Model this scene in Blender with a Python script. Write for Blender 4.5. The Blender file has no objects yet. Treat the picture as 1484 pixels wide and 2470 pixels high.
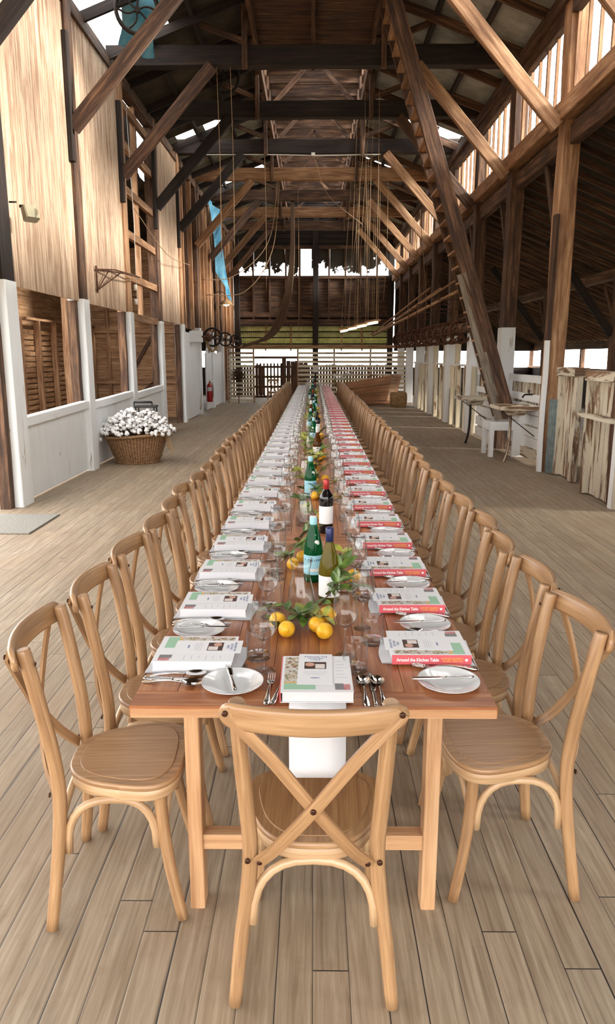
import bpy, math, random
from math import sin, cos, pi, radians as R, sqrt
from mathutils import Vector as V, Matrix
random.seed(7)
S = bpy.context.scene
COL = S.collection

# ---------------------------------------------------------------- camera
F_PX = 1750.0
cam_d = bpy.data.cameras.new('camera'); cam = bpy.data.objects.new('camera', cam_d); COL.objects.link(cam)
cam_d.sensor_fit = 'VERTICAL'; cam_d.sensor_height = 36.0; cam_d.lens = F_PX / 2470 * 36.0
cam_d.clip_start = 0.05; cam_d.clip_end = 400
PITCH = math.atan(376 / F_PX); YAW = math.atan(15 / F_PX * cos(PITCH))
cam.location = (0, 0, 1.68); cam.rotation_euler = (pi / 2 - PITCH, 0, YAW)
S.camera = cam

# ---------------------------------------------------------------- light
SKY = 6.3
w = bpy.data.worlds.new('daylight'); S.world = w; w.use_nodes = True
bg = w.node_tree.nodes['Background']; bg.inputs[0].default_value = (1.0, 0.985, 0.965, 1); bg.inputs[1].default_value = SKY
sd = bpy.data.lights.new('sun', 'SUN'); sun = bpy.data.objects.new('sun', sd); COL.objects.link(sun)
sd.energy = 15.0; sd.angle = R(13); sd.color = (1.0, 0.95, 0.88)
sdir = V((-1, 0.22, -math.tan(R(15.5)) * 1.02)).normalized()
sun.rotation_euler = sdir.to_track_quat('-Z', 'Y').to_euler(); sun.location = (12, 8, 9)
S.view_settings.view_transform = 'Standard'; S.view_settings.look = 'None'
S.view_settings.exposure = 0.0; S.view_settings.gamma = 1.0; S.view_settings.use_curve_mapping = False
S.cycles.use_denoising = True
S.cycles.max_bounces = 10; S.cycles.diffuse_bounces = 6; S.cycles.transparent_max_bounces = 40
S.cycles.caustics_reflective = False; S.cycles.caustics_refractive = False
S.cycles.sample_clamp_indirect = 8.0

# ---------------------------------------------------------------- mesh builder
def noise_jit(a): return random.uniform(-a, a)
class MB:
    def __init__(s): s.v = []; s.f = []; s.uv = []; s.sm = []
    def face(s, idx, uv, smooth=False): s.f.append(tuple(idx)); s.uv.append(uv); s.sm.append(smooth)
    def quad(s, pts, uv=None, smooth=False):
        n = len(s.v); s.v += [tuple(p) for p in pts]
        s.face(range(n, n + len(pts)), uv or [(0, 0), (1, 0), (1, 1), (0, 1)][:len(pts)], smooth)
    def bar(s, p0, p1, w, h, up=(0, 0, 1), jit=0, seg=1, taper=1.0, bev=0.0):
        p0 = V(p0); p1 = V(p1); d = p1 - p0; L = d.length; d.normalize(); up = V(up)
        if abs(d.dot(up)) > 0.98: up = V((0, 1, 0)) if abs(d.y) < 0.9 else V((1, 0, 0))
        x = d.cross(up).normalized(); y = x.cross(d).normalized()
        uo, vo = random.uniform(0, 40), random.uniform(0, 40)
        b = bev
        if b: sec = [(-w/2, -h/2+b), (-w/2+b, -h/2), (w/2-b, -h/2), (w/2, -h/2+b), (w/2, h/2-b), (w/2-b, h/2), (-w/2+b, h/2), (-w/2, h/2-b)]
        else: sec = [(-w/2, -h/2), (w/2, -h/2), (w/2, h/2), (-w/2, h/2)]
        k = len(sec); per = [0.0]
        for i in range(k):
            a, c = sec[i], sec[(i + 1) % k]; per.append(per[-1] + math.hypot(c[0]-a[0], c[1]-a[1]))
        n = len(s.v)
        for i in range(seg + 1):
            t = i / seg; sc = 1 + (taper - 1) * t
            jx, jy = noise_jit(jit), noise_jit(jit)
            for (a, c) in sec:
                q = p0 + d * (L * t) + x * (a * sc + jx + noise_jit(jit * .6)) + y * (c * sc + jy + noise_jit(jit * .6)); s.v.append(tuple(q))
        for i in range(seg):
            for j in range(k):
                j2 = (j + 1) % k
                u0, u1 = uo + L * i / seg, uo + L * (i + 1) / seg
                s.face((n+i*k+j, n+i*k+j2, n+(i+1)*k+j2, n+(i+1)*k+j), [(u0, vo+per[j]), (u0, vo+per[j+1]), (u1, vo+per[j+1]), (u1, vo+per[j])])
        s.face([n + j for j in reversed(range(k))], [(uo + sec[j][0]*.3, vo + sec[j][1]) for j in reversed(range(k))])
        m = n + seg * k
        s.face([m + j for j in range(k)], [(uo + sec[j][0]*.3, vo + sec[j][1]) for j in range(k)])
        return s
    def box(s, c, sz, ax=None, rz=0, bev=0.0, jit=0):
        sz = tuple(sz); ax = sz.index(max(sz)) if ax is None else ax
        c = V(c); e = [V((1, 0, 0)), V((0, 1, 0)), V((0, 0, 1))]
        if rz:
            m = Matrix.Rotation(rz, 3, 'Z'); e = [m @ q for q in e]
        d = e[ax]; p0 = c - d * sz[ax] / 2; p1 = c + d * sz[ax] / 2
        up = 2 if ax != 2 else 1
        wd = [i for i in range(3) if i not in (ax, up)][0]
        s.bar(p0, p1, sz[wd], sz[up], up=e[up], bev=bev, jit=jit); return s
    def tube(s, pts, rad, n=8, cap=True, flat=None, up=(0, 0, 1), closed=False, uo=None):
        pts = [V(p) for p in pts]; m = len(pts)
        if not hasattr(rad, '__len__'): rad = [rad] * m
        up = V(up); base = len(s.v); L = 0; us = []; uo = random.uniform(0, 30) if uo is None else uo; vo = random.uniform(0, 30)
        prev = None
        for i, p in enumerate(pts):
            if closed: d = pts[(i+1) % m] - pts[(i-1) % m]
            else: d = (pts[min(i+1, m-1)] - pts[max(i-1, 0)])
            d.normalize()
            if prev is None:
                x = d.cross(up)
                if x.length < .05: x = d.cross(V((1, 0, 0)))
                x.normalize()
            else: x = (prev - d * prev.dot(d)).normalized()
            prev = x; y = d.cross(x)
            if i: L += (p - pts[i-1]).length
            us.append(L)
            for j in range(n):
                a = 2 * pi * j / n
                r = rad[i]; fx, fy = (flat if flat else (1, 1))
                s.v.append(tuple(p + x * (cos(a) * r * fx) + y * (sin(a) * r * fy)))
        R0 = max(rad); seg = m if closed else m - 1
        for i in range(seg):
            i2 = (i + 1) % m; u0 = us[i]; u1 = us[i2] if i2 else us[i] + (pts[0]-pts[i]).length
            for j in range(n):
                j2 = (j + 1) % n; v0 = vo + 2*pi*R0*j/n; v1 = vo + 2*pi*R0*(j+1)/n
                s.face((base+i*n+j, base+i*n+j2, base+i2*n+j2, base+i2*n+j), [(uo+u0, v0), (uo+u0, v1), (uo+u1, v1), (uo+u1, v0)], True)
        if cap and not closed:
            for o, rev in ((base, False), (base + (m-1)*n, True)):
                ids = list(range(n)); ids = ids if rev else ids[::-1]
                s.face([o + j for j in ids], [(uo + cos(2*pi*j/n)*R0*.2, vo + sin(2*pi*j/n)*R0*.2) for j in ids])
        return s
    def lathe(s, prof, n=24, c=(0, 0, 0), smooth=True, cap0=False, cap1=False):
        base = len(s.v); m = len(prof)
        for (r, z) in prof:
            for j in range(n):
                a = 2 * pi * j / n; s.v.append((c[0] + r*cos(a), c[1] + r*sin(a), c[2] + z))
        for i in range(m - 1):
            for j in range(n):
                j2 = (j + 1) % n
                s.face((base+i*n+j, base+i*n+j2, base+(i+1)*n+j2, base+(i+1)*n+j), [(j/n, prof[i][1]), ((j+1)/n, prof[i][1]), ((j+1)/n, prof[i+1][1]), (j/n, prof[i+1][1])], smooth)
        if cap0: s.face([base + j for j in reversed(range(n))], [(.5+.5*cos(2*pi*j/n), .5+.5*sin(2*pi*j/n)) for j in reversed(range(n))])
        if cap1: s.face([base + (m-1)*n + j for j in range(n)], [(.5+.5*cos(2*pi*j/n), .5+.5*sin(2*pi*j/n)) for j in range(n)])
        return s
    def grid(s, fn, nu, nv, smooth=True, uvf=None):
        base = len(s.v)
        for i in range(nu + 1):
            for j in range(nv + 1): s.v.append(tuple(fn(i / nu, j / nv)))
        uvf = uvf or (lambda a, b: (a, b))
        for i in range(nu):
            for j in range(nv):
                a = base + i*(nv+1) + j
                s.face((a, a+nv+1, a+nv+2, a+1), [uvf(i/nu, j/nv), uvf((i+1)/nu, j/nv), uvf((i+1)/nu, (j+1)/nv), uvf(i/nu, (j+1)/nv)], smooth)
        return s
    def prism(s, out, z0, z1, uvs=1.0, inset=None):
        """outline (ccw) extruded from z0 to z1; inset = bevel of the top edge"""
        n = len(out); base = len(s.v); uo, vo = random.uniform(0, 30), random.uniform(0, 30)
        cx = sum(p[0] for p in out)/n; cy = sum(p[1] for p in out)/n
        def ring(z, k=0): return [(cx + (p[0]-cx)*(1-k/max(1e-6, math.hypot(p[0]-cx, p[1]-cy))), cy + (p[1]-cy)*(1-k/max(1e-6, math.hypot(p[0]-cx, p[1]-cy))), z) for p in out]
        b = inset or 0
        rings = [ring(z0, b), ring(z0 + b), ring(z1 - b), ring(z1, b)] if b else [ring(z0), ring(z1)]
        for r_ in rings: s.v += r_
        per = [0]
        for i in range(n): per.append(per[-1] + math.dist(out[i], out[(i+1) % n]))
        for k in range(len(rings) - 1):
            for i in range(n):
                j = (i+1) % n
                s.face((base+k*n+i, base+k*n+j, base+(k+1)*n+j, base+(k+1)*n+i), [(uo+per[i], vo+rings[k][i][2]), (uo+per[i+1], vo+rings[k][i][2]), (uo+per[i+1], vo+rings[k+1][i][2]), (uo+per[i], vo+rings[k+1][i][2])], b > 0)
        t = base + (len(rings)-1)*n
        s.face([t + i for i in range(n)], [(vo + rings[-1][i][1]*uvs, uo + rings[-1][i][0]*uvs) for i in range(n)])
        s.face([base + i for i in reversed(range(n))], [(vo + rings[0][i][1]*uvs, uo + rings[0][i][0]*uvs) for i in reversed(range(n))])
        return s
    def blob(s, c, r, n=10, m=7, sq=(1, 1, 1), jit=0):
        base = len(s.v)
        for i in range(m + 1):
            a = pi * i / m
            for j in range(n):
                b = 2*pi*j/n; k = 1 + noise_jit(jit)
                s.v.append((c[0] + r*sq[0]*sin(a)*cos(b)*k, c[1] + r*sq[1]*sin(a)*sin(b)*k, c[2] - r*sq[2]*cos(a)*k))
        for i in range(m):
            for j in range(n):
                j2 = (j+1) % n
                s.face((base+i*n+j, base+i*n+j2, base+(i+1)*n+j2, base+(i+1)*n+j), [(j/n, i/m), ((j+1)/n, i/m), ((j+1)/n, (i+1)/m), (j/n, (i+1)/m)], True)
        return s
    def mesh(s, name):
        me = bpy.data.meshes.new(name); me.from_pydata(s.v, [], s.f)
        uvl = me.uv_layers.new(name='UVMap'); flat = []
        for u in s.uv:
            for q in u: flat += [q[0], q[1]]
        uvl.data.foreach_set('uv', flat)
        me.polygons.foreach_set('use_smooth', s.sm); me.update(); return me
    def build(s, name, m, parent=None, loc=None, rot=None):
        me = s.mesh(name)
        if m: me.materials.append(m)
        o = bpy.data.objects.new(name, me); COL.objects.link(o)
        if parent: o.parent = parent
        if loc is not None: o.location = loc
        if rot is not None: o.rotation_euler = rot
        return o

def empty(name, loc=(0, 0, 0), rot=(0, 0, 0)):
    o = bpy.data.objects.new(name, None); COL.objects.link(o); o.location = loc; o.rotation_euler = rot; o.empty_display_size = .05; return o
def tag(o, label, cat, group=None):
    o['label'] = label; o['category'] = cat
    if group: o['group'] = group
    return o
def struct(o): o['kind'] = 'structure'; return o
def child(o, p): o.parent = p; return o
def dup(o, parent=None, skip=()):
    c = o.copy(); COL.objects.link(c)
    if parent: c.parent = parent
    for ch in o.children:
        if ch.name.split('.')[0] in skip: continue
        dup(ch, c, skip)
    return c
ONES = ['', 'first', 'second', 'third', 'fourth', 'fifth', 'sixth', 'seventh', 'eighth', 'ninth', 'tenth', 'eleventh', 'twelfth', 'thirteenth', 'fourteenth', 'fifteenth', 'sixteenth', 'seventeenth', 'eighteenth', 'nineteenth']
TENS = {2: 'twent', 3: 'thirt', 4: 'fort', 5: 'fift'}
def nth(n):
    if n < 20: return ONES[n]
    t, u = divmod(n, 10)
    return TENS[t] + 'ieth' if u == 0 else TENS[t] + 'y-' + ONES[u]

def crom(pts, n=6):
    pts = [V(p) for p in pts]; out = []
    P = [pts[0]*2 - pts[1]] + pts + [pts[-1]*2 - pts[-2]]
    for i in range(1, len(P) - 2):
        a, b, c, d = P[i-1:i+3]
        for k in range(n):
            t = k / n
            out.append(.5*((2*b) + (c-a)*t + (2*a-5*b+4*c-d)*t*t + (3*b-a-3*c+d)*t**3))
    out.append(pts[-1]); return out

# ---------------------------------------------------------------- materials
def new_mat(name):
    m = bpy.data.materials.new(name); m.use_nodes = True; nt = m.node_tree
    return m, nt, nt.nodes['Principled BSDF']
class NT:
    def __init__(s, nt): s.nt = nt
    def n(s, t, **k):
        o = s.nt.nodes.new(t)
        for a, b in k.items():
            if a.startswith('i_'): o.inputs[a[2:].replace('_', ' ')].default_value = b
            else: setattr(o, a, b)
        return o
    def l(s, a, b): s.nt.links.new(a, b)
    def math(s, op, a, b=None, clamp=False):
        o = s.n('ShaderNodeMath', operation=op, use_clamp=clamp)
        for i, q in enumerate((a, b)):
            if q is None: continue
            if isinstance(q, (int, float)): o.inputs[i].default_value = q
            else: s.l(q, o.inputs[i])
        return o.outputs[0]
    def ramp(s, fac, stops, interp='LINEAR'):
        o = s.n('ShaderNodeValToRGB'); cr = o.color_ramp; cr.interpolation = interp
        while len(cr.elements) < len(stops): cr.elements.new(.5)
        for e, (p, c) in zip(cr.elements, stops): e.position = p; e.color = (*c, 1) if len(c) == 3 else c
        s.l(fac, o.inputs[0]); return o.outputs[0]
    def mix(s, fac, a, b, mode='MIX'):
        o = s.n('ShaderNodeMix', data_type='RGBA', blend_type=mode)
        for i, q in ((0, fac), (6, a), (7, b)):
            if isinstance(q, (int, float)): o.inputs[i].default_value = q
            elif isinstance(q, tuple): o.inputs[i].default_value = (*q, 1) if len(q) == 3 else q
            else: s.l(q, o.inputs[i])
        return o.outputs[2]
    def noise(s, vec, scale, detail=3, rough=.55, dist=0):
        o = s.n('ShaderNodeTexNoise'); o.inputs['Scale'].default_value = scale; o.inputs['Detail'].default_value = detail
        o.inputs['Roughness'].default_value = rough; o.inputs['Distortion'].default_value = dist
        if vec is not None: s.l(vec, o.inputs['Vector'])
        return o.outputs[0]
    def vscale(s, vec, sc):
        o = s.n('ShaderNodeVectorMath', operation='MULTIPLY'); s.l(vec, o.inputs[0]); o.inputs[1].default_value = sc; return o.outputs[0]
    def bump(s, h, strength, dist, bsdf):
        o = s.n('ShaderNodeBump'); o.inputs['Strength'].default_value = strength; o.inputs['Distance'].default_value = dist
        s.l(h, o.inputs['Height']); s.l(o.outputs[0], bsdf.inputs['Normal'])
def srgb(r, g, b):
    f = lambda c: (c/255/12.92) if c/255 <= .04045 else ((c/255+.055)/1.055)**2.4
    return (f(r), f(g), f(b))
def wood(name, lo, mid, hi, along=2.2, across=38, rough=.55, bump=.25, vary=.15, stain=None, stain_amt=.5, knots=0, coat=0.0, paint=None, paint_amt=.5, paint_scale=5.0):
    m, nt, b = new_mat(name); N = NT(nt)
    uv = N.n('ShaderNodeUVMap').outputs[0]; oi = N.n('ShaderNodeObjectInfo').outputs['Random']
    off = N.n('ShaderNodeVectorMath', operation='ADD'); N.l(uv, off.inputs[0])
    cmb = N.n('ShaderNodeCombineXYZ'); N.l(N.math('MULTIPLY', oi, 17.0), cmb.inputs[0]); N.l(N.math('MULTIPLY', oi, 9.0), cmb.inputs[1]); N.l(cmb.outputs[0], off.inputs[1])
    p = off.outputs[0]
    g = N.noise(N.vscale(p, (along, across, 1)), 1.0, 4, .6, .4)
    fine = N.noise(N.vscale(p, (along*4, across*5, 1)), 1.0, 2, .6)
    big = N.noise(N.vscale(p, (.7, 4, 1)), 1.0, 2, .5)
    f = N.math('ADD', N.math('MULTIPLY', g, .62), N.math('ADD', N.math('MULTIPLY', fine, .2), N.math('MULTIPLY', big, .22)))
    c = N.ramp(f, [(.36, lo), (.52, mid), (.68, hi)])
    if knots:
        vo = N.n('ShaderNodeTexVoronoi', feature='F1'); N.l(N.vscale(p, (knots, knots*2.2, 1)), vo.inputs['Vector']); vo.inputs['Scale'].default_value = 1.0
        k = N.ramp(vo.outputs['Distance'], [(.045, (1, 1, 1)), (.10, (0, 0, 0))])
        c = N.mix(N.math('MULTIPLY', k, .85), c, tuple(q*.25 for q in lo))
    if stain is not None:
        sn = N.noise(N.vscale(p, (1.3, 7, 1)), 1.0, 4, .65, .3)
        c = N.mix(N.math('MULTIPLY', N.ramp(sn, [(.48, (0, 0, 0)), (.66, (1, 1, 1))]), stain_amt), c, stain)
    if paint is not None:
        pn = N.noise(N.vscale(p, (paint_scale*.35, paint_scale*2, 1)), 1.0, 5, .7, .6)
        t = .5 + (.5 - paint_amt) * .55
        msk = N.ramp(pn, [(t-.03, (0, 0, 0)), (t+.03, (1, 1, 1))])
        pv = N.mix(N.noise(N.vscale(p, (2, 6, 1)), 1.0, 3), tuple(q*.86 for q in paint), paint)
        c = N.mix(msk, c, pv)
    hsv = N.n('ShaderNodeHueSaturation'); N.l(c, hsv.inputs['Color'])
    N.l(N.math('ADD', 1 - vary/2, N.math('MULTIPLY', oi, vary)), hsv.inputs['Value'])
    N.l(hsv.outputs[0], b.inputs['Base Color']); b.inputs['Roughness'].default_value = rough
    b.inputs['Coat Weight'].default_value = coat; b.inputs['Coat Roughness'].default_value = .25
    N.bump(f, bump, .004, b)
    return m
def flat(name, c, rough=.6, metal=0, vary=0, bump=0, bscale=40, spec=.5, c2=None, nscale=8, emit=None, estr=0, coat=0):
    m, nt, b = new_mat(name); N = NT(nt)
    tc = N.n('ShaderNodeTexCoord').outputs['Object']
    if c2 is not None:
        col = N.ramp(N.noise(tc, nscale, 4, .6), [(.38, c), (.64, c2)]); N.l(col, b.inputs['Base Color'])
    else: b.inputs['Base Color'].default_value = (*c, 1)
    b.inputs['Roughness'].default_value = rough; b.inputs['Metallic'].default_value = metal; b.inputs['Specular IOR Level'].default_value = spec
    b.inputs['Coat Weight'].default_value = coat
    if bump: N.bump(N.noise(tc, bscale, 3), bump, .003, b)
    if emit: b.inputs['Emission Color'].default_value = (*emit, 1); b.inputs['Emission Strength'].default_value = estr
    return m
def glass(name, tint=(1, 1, 1), refl=1.0, rough=0.0, ior=1.5, dens=0.0, body=None):
    """thin clear glass: what is behind shows through, edges and glints reflect"""
    m = bpy.data.materials.new(name); m.use_nodes = True; nt = m.node_tree; nt.nodes.clear(); N = NT(nt)
    out = N.n('ShaderNodeOutputMaterial'); tr = N.n('ShaderNodeBsdfTransparent'); gl = N.n('ShaderNodeBsdfGlossy'); gl.inputs['Roughness'].default_value = rough
    lw = N.n('ShaderNodeLayerWeight'); lw.inputs['Blend'].default_value = .35
    lw.inputs['Blend'].default_value = .5
    edge = N.math('POWER', lw.outputs['Facing'], 4.0)
    tcol = N.mix(edge, tint, tuple(q*.62 for q in tint)); N.l(tcol, tr.inputs[0])
    fr = N.math('ADD', .028, N.math('MULTIPLY', N.math('POWER', lw.outputs['Facing'], 5.5), .85))
    mx = N.n('ShaderNodeMixShader'); N.l(N.math('MULTIPLY', fr, refl, True), mx.inputs[0]); N.l(tr.outputs[0], mx.inputs[1]); N.l(gl.outputs[0], mx.inputs[2])
    last = mx.outputs[0]
    if body is not None:
        df = N.n('ShaderNodeBsdfDiffuse'); df.inputs[0].default_value = (*body, 1)
        m2 = N.n('ShaderNodeMixShader'); m2.inputs[0].default_value = dens; N.l(last, m2.inputs[1]); N.l(df.outputs[0], m2.inputs[2]); last = m2.outputs[0]
    N.l(last, out.inputs[0]); return m

M = {}
M['chair'] = wood('chair_oak', srgb(122, 88, 58), srgb(156, 119, 82), srgb(182, 146, 107), 3.0, 60, .38, .12, .10, coat=.25)
M['chair_pale'] = wood('chair_rail_pale', srgb(156, 120, 84), srgb(184, 150, 112), srgb(202, 172, 136), 3.0, 60, .4, .12, .08, coat=.2)
M['seat'] = wood('seat_veneer', srgb(128, 92, 60), srgb(154, 116, 79), srgb(174, 137, 98), 3.0, 120, .33, .12, .08, coat=.3)
M['table'] = wood('table_board', srgb(106, 54, 26), srgb(156, 94, 54), srgb(194, 138, 92), 1.6, 26, .36, .1, .35, knots=3.0, coat=.3)
M['pine'] = wood('table_pine', srgb(156, 112, 76), srgb(186, 144, 104), srgb(204, 166, 128), 2.0, 34, .5, .12, .1, knots=2.2)
M['old'] = wood('old_timber', srgb(38, 25, 17), srgb(82, 56, 39), srgb(136, 101, 73), 1.4, 20, .8, .6, .3, stain=srgb(40, 25, 17), stain_amt=.75)
M['old_dark'] = wood('old_timber_dark', srgb(14, 10, 8), srgb(34, 23, 17), srgb(60, 43, 32), 1.4, 20, .85, .6, .3, stain=srgb(24, 15, 11), stain_amt=.7)
M['old_light'] = wood('sawn_timber', srgb(104, 70, 46), srgb(158, 118, 84), srgb(196, 160, 124), 1.6, 22, .75, .5, .3, stain=srgb(96, 62, 40), stain_amt=.5)
M['board'] = wood('wall_board', srgb(124, 96, 74), srgb(184, 156, 130), srgb(216, 198, 174), .9, 30, .75, .4, .12, stain=srgb(122, 84, 60), stain_amt=.75)
M['white'] = wood('white_painted_wood', srgb(120, 100, 82), srgb(160, 138, 116), srgb(190, 170, 148), 2, 20, .7, .4, .05, paint=srgb(238, 240, 239), paint_amt=.80, paint_scale=3.0)
M['cream'] = wood('cream_painted_wood', srgb(96, 66, 46), srgb(140, 108, 78), srgb(170, 138, 106), 2, 20, .75, .4, .3, paint=srgb(222, 210, 182), paint_amt=.64, paint_scale=2.2)
M['greyplank'] = wood('grey_plank', srgb(78, 68, 58), srgb(122, 110, 96), srgb(150, 138, 122), 2, 24, .8, .4, .1)
M['worn'] = wood('worn_painted_wood', srgb(72, 50, 36), srgb(124, 94, 70), srgb(164, 132, 102), 2, 20, .75, .6, .15, stain=srgb(50, 34, 25), stain_amt=.6, paint=srgb(212, 202, 180), paint_amt=.56, paint_scale=3.0)
M['lath'] = wood('partition_board', srgb(126, 88, 58), srgb(178, 136, 98), srgb(212, 174, 136), 1.6, 18, .75, .4, .3, stain=srgb(96, 62, 40), stain_amt=.5)
M['crate'] = wood('crate_board', srgb(136, 92, 62), srgb(176, 126, 90), srgb(204, 156, 118), 1.6, 18, .7, .3, .15)
M['brown_glass'] = None
M['steel'] = flat('cutlery_steel', (.62, .60, .58), .09, 1.0)
M['black_metal'] = flat('black_metal', (.02, .02, .02), .45)
M['rust'] = flat('rusty_iron', srgb(64, 38, 26), .8, .3, c2=srgb(104, 66, 44), nscale=14, bump=.4)
M['iron'] = flat('dark_iron', srgb(38, 30, 25), .7, .3)
M['bolt'] = flat('bronze_bolt', srgb(74, 48, 34), .4, .8)
M['china'] = flat('white_china', (.68, .69, .69), .12, coat=.4)
M['linen'] = flat('white_linen', (.66, .66, .68), .9, bump=.2, bscale=220)
M['paper'] = flat('white_paper', (.73, .73, .74), .7)
M['page'] = flat('book_pages', (.70, .70, .73), .85)
M['spine'] = flat('pink_spine', srgb(206, 88, 96), .5)
M['spine_band'] = flat('coral_band', srgb(206, 88, 96), .5)
M['white_ink'] = flat('white_ink', (.85, .84, .82), .6)
M['yellow_ink'] = flat('ochre_ink', srgb(228, 160, 70), .6)
M['blue_ink'] = flat('blue_ink', srgb(120, 130, 160), .6)
M['grey_ink'] = flat('grey_ink', srgb(186, 188, 196), .7)
M['grey_print'] = flat('grey_print', srgb(120, 118, 120), .6)
M['green_print'] = flat('green_print', srgb(150, 190, 160), .5)
M['ochre_print'] = flat('ochre_print', srgb(214, 168, 100), .5)
M['red_print'] = flat('red_print', srgb(160, 72, 78), .5, c2=srgb(206, 150, 150), nscale=60)
M['lemon'] = flat('lemon_skin', srgb(224, 160, 24), .42, c2=srgb(236, 190, 56), nscale=22, bump=.35, bscale=260)
M['leaf'] = flat('leaf_green', srgb(38, 66, 30), .4, c2=srgb(96, 120, 44), nscale=16)
M['leaf_pale'] = flat('leaf_pale', srgb(96, 108, 40), .45, c2=srgb(170, 168, 70), nscale=16)
M['twig'] = flat('twig', srgb(88, 66, 46), .8)
M['glass'] = glass('clear_glass', (.995, .998, .996), 1.1)
M['glass_base'] = glass('thick_glass', (.97, .98, .975), 1.6)
M['water'] = glass('water_surface', (.99, .995, .99), .8, ior=1.33)
M['green_glass'] = glass('green_bottle_glass', (.05, .42, .2), 1.0, body=srgb(10, 92, 52), dens=.45)
M['olive_glass'] = glass('olive_bottle_glass', (.55, .48, .12), 1.0, body=srgb(112, 98, 26), dens=.5)
M['amber_glass'] = glass('amber_bottle_glass', (.4, .2, .06), 1.0, body=srgb(96, 58, 20), dens=.55)
M['black_glass'] = flat('dark_wine_glass', (.006, .005, .006), .06)
M['foil_red'] = flat('red_foil', srgb(160, 44, 38), .35, .3)
M['foil_blue'] = flat('navy_foil', srgb(34, 40, 84), .35, .3)
M['foil_white'] = flat('white_foil', srgb(214, 214, 210), .4)
M['label'] = flat('paper_label', (.80, .80, .79), .7)
M['label_blue'] = flat('pale_blue_label', srgb(150, 200, 214), .6)
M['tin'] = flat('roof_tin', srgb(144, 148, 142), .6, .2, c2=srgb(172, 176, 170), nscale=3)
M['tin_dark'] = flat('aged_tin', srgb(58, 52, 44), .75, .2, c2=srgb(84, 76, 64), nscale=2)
M['tin_green'] = flat('backlit_tone_tin', srgb(176, 176, 112), .65, .1, c2=srgb(206, 206, 146), nscale=3)
M['tin_blue'] = flat('grey_blue_tin', srgb(92, 104, 104), .55, .3, c2=srgb(118, 128, 124), nscale=12)
M['tarp'] = flat('blue_tarp', srgb(60, 140, 180), .5, c2=srgb(120, 180, 205), nscale=3, bump=.4, bscale=8)
M['rope'] = flat('hemp_rope', srgb(150, 122, 92), .9)
M['sack'] = flat('brown_sacking', srgb(92, 70, 52), .95, bump=.4, bscale=60)
M['hessian'] = flat('hessian', srgb(150, 118, 80), .95, c2=srgb(178, 146, 104), nscale=10, bump=.5, bscale=90)
M['cotton'] = flat('cotton_boll', (.84, .83, .81), .95)
M['husk'] = flat('dry_husk', srgb(74, 52, 38), .9)
M['red_paint'] = flat('red_enamel', srgb(172, 34, 30), .35, coat=.5)
M['mat'] = flat('grey_doormat', srgb(112, 108, 100), .95, c2=srgb(138, 134, 126), nscale=60, bump=.6, bscale=200)
M['tube'] = flat('lit_tube', (1, .9, .75), .5, emit=(1.0, .84, .6), estr=14)
M['bulb'] = flat('lit_bulb', (1, .9, .7), .5, emit=(1.0, .85, .6), estr=10)
M['lampglass'] = flat('lamp_glass', srgb(150, 142, 118), .3)
M['metal_white'] = flat('white_fitting', srgb(206, 202, 192), .6)

# ================================================================ THE SETTING
YK = [8.2 + 2.7*k for k in range(10)]          # truss lines; the last is the end wall
XW, ZE, ZT0, ZT1 = 3.42, 6.42, 6.46, 6.78
XC, ZC = 1.12, 7.35

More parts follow.
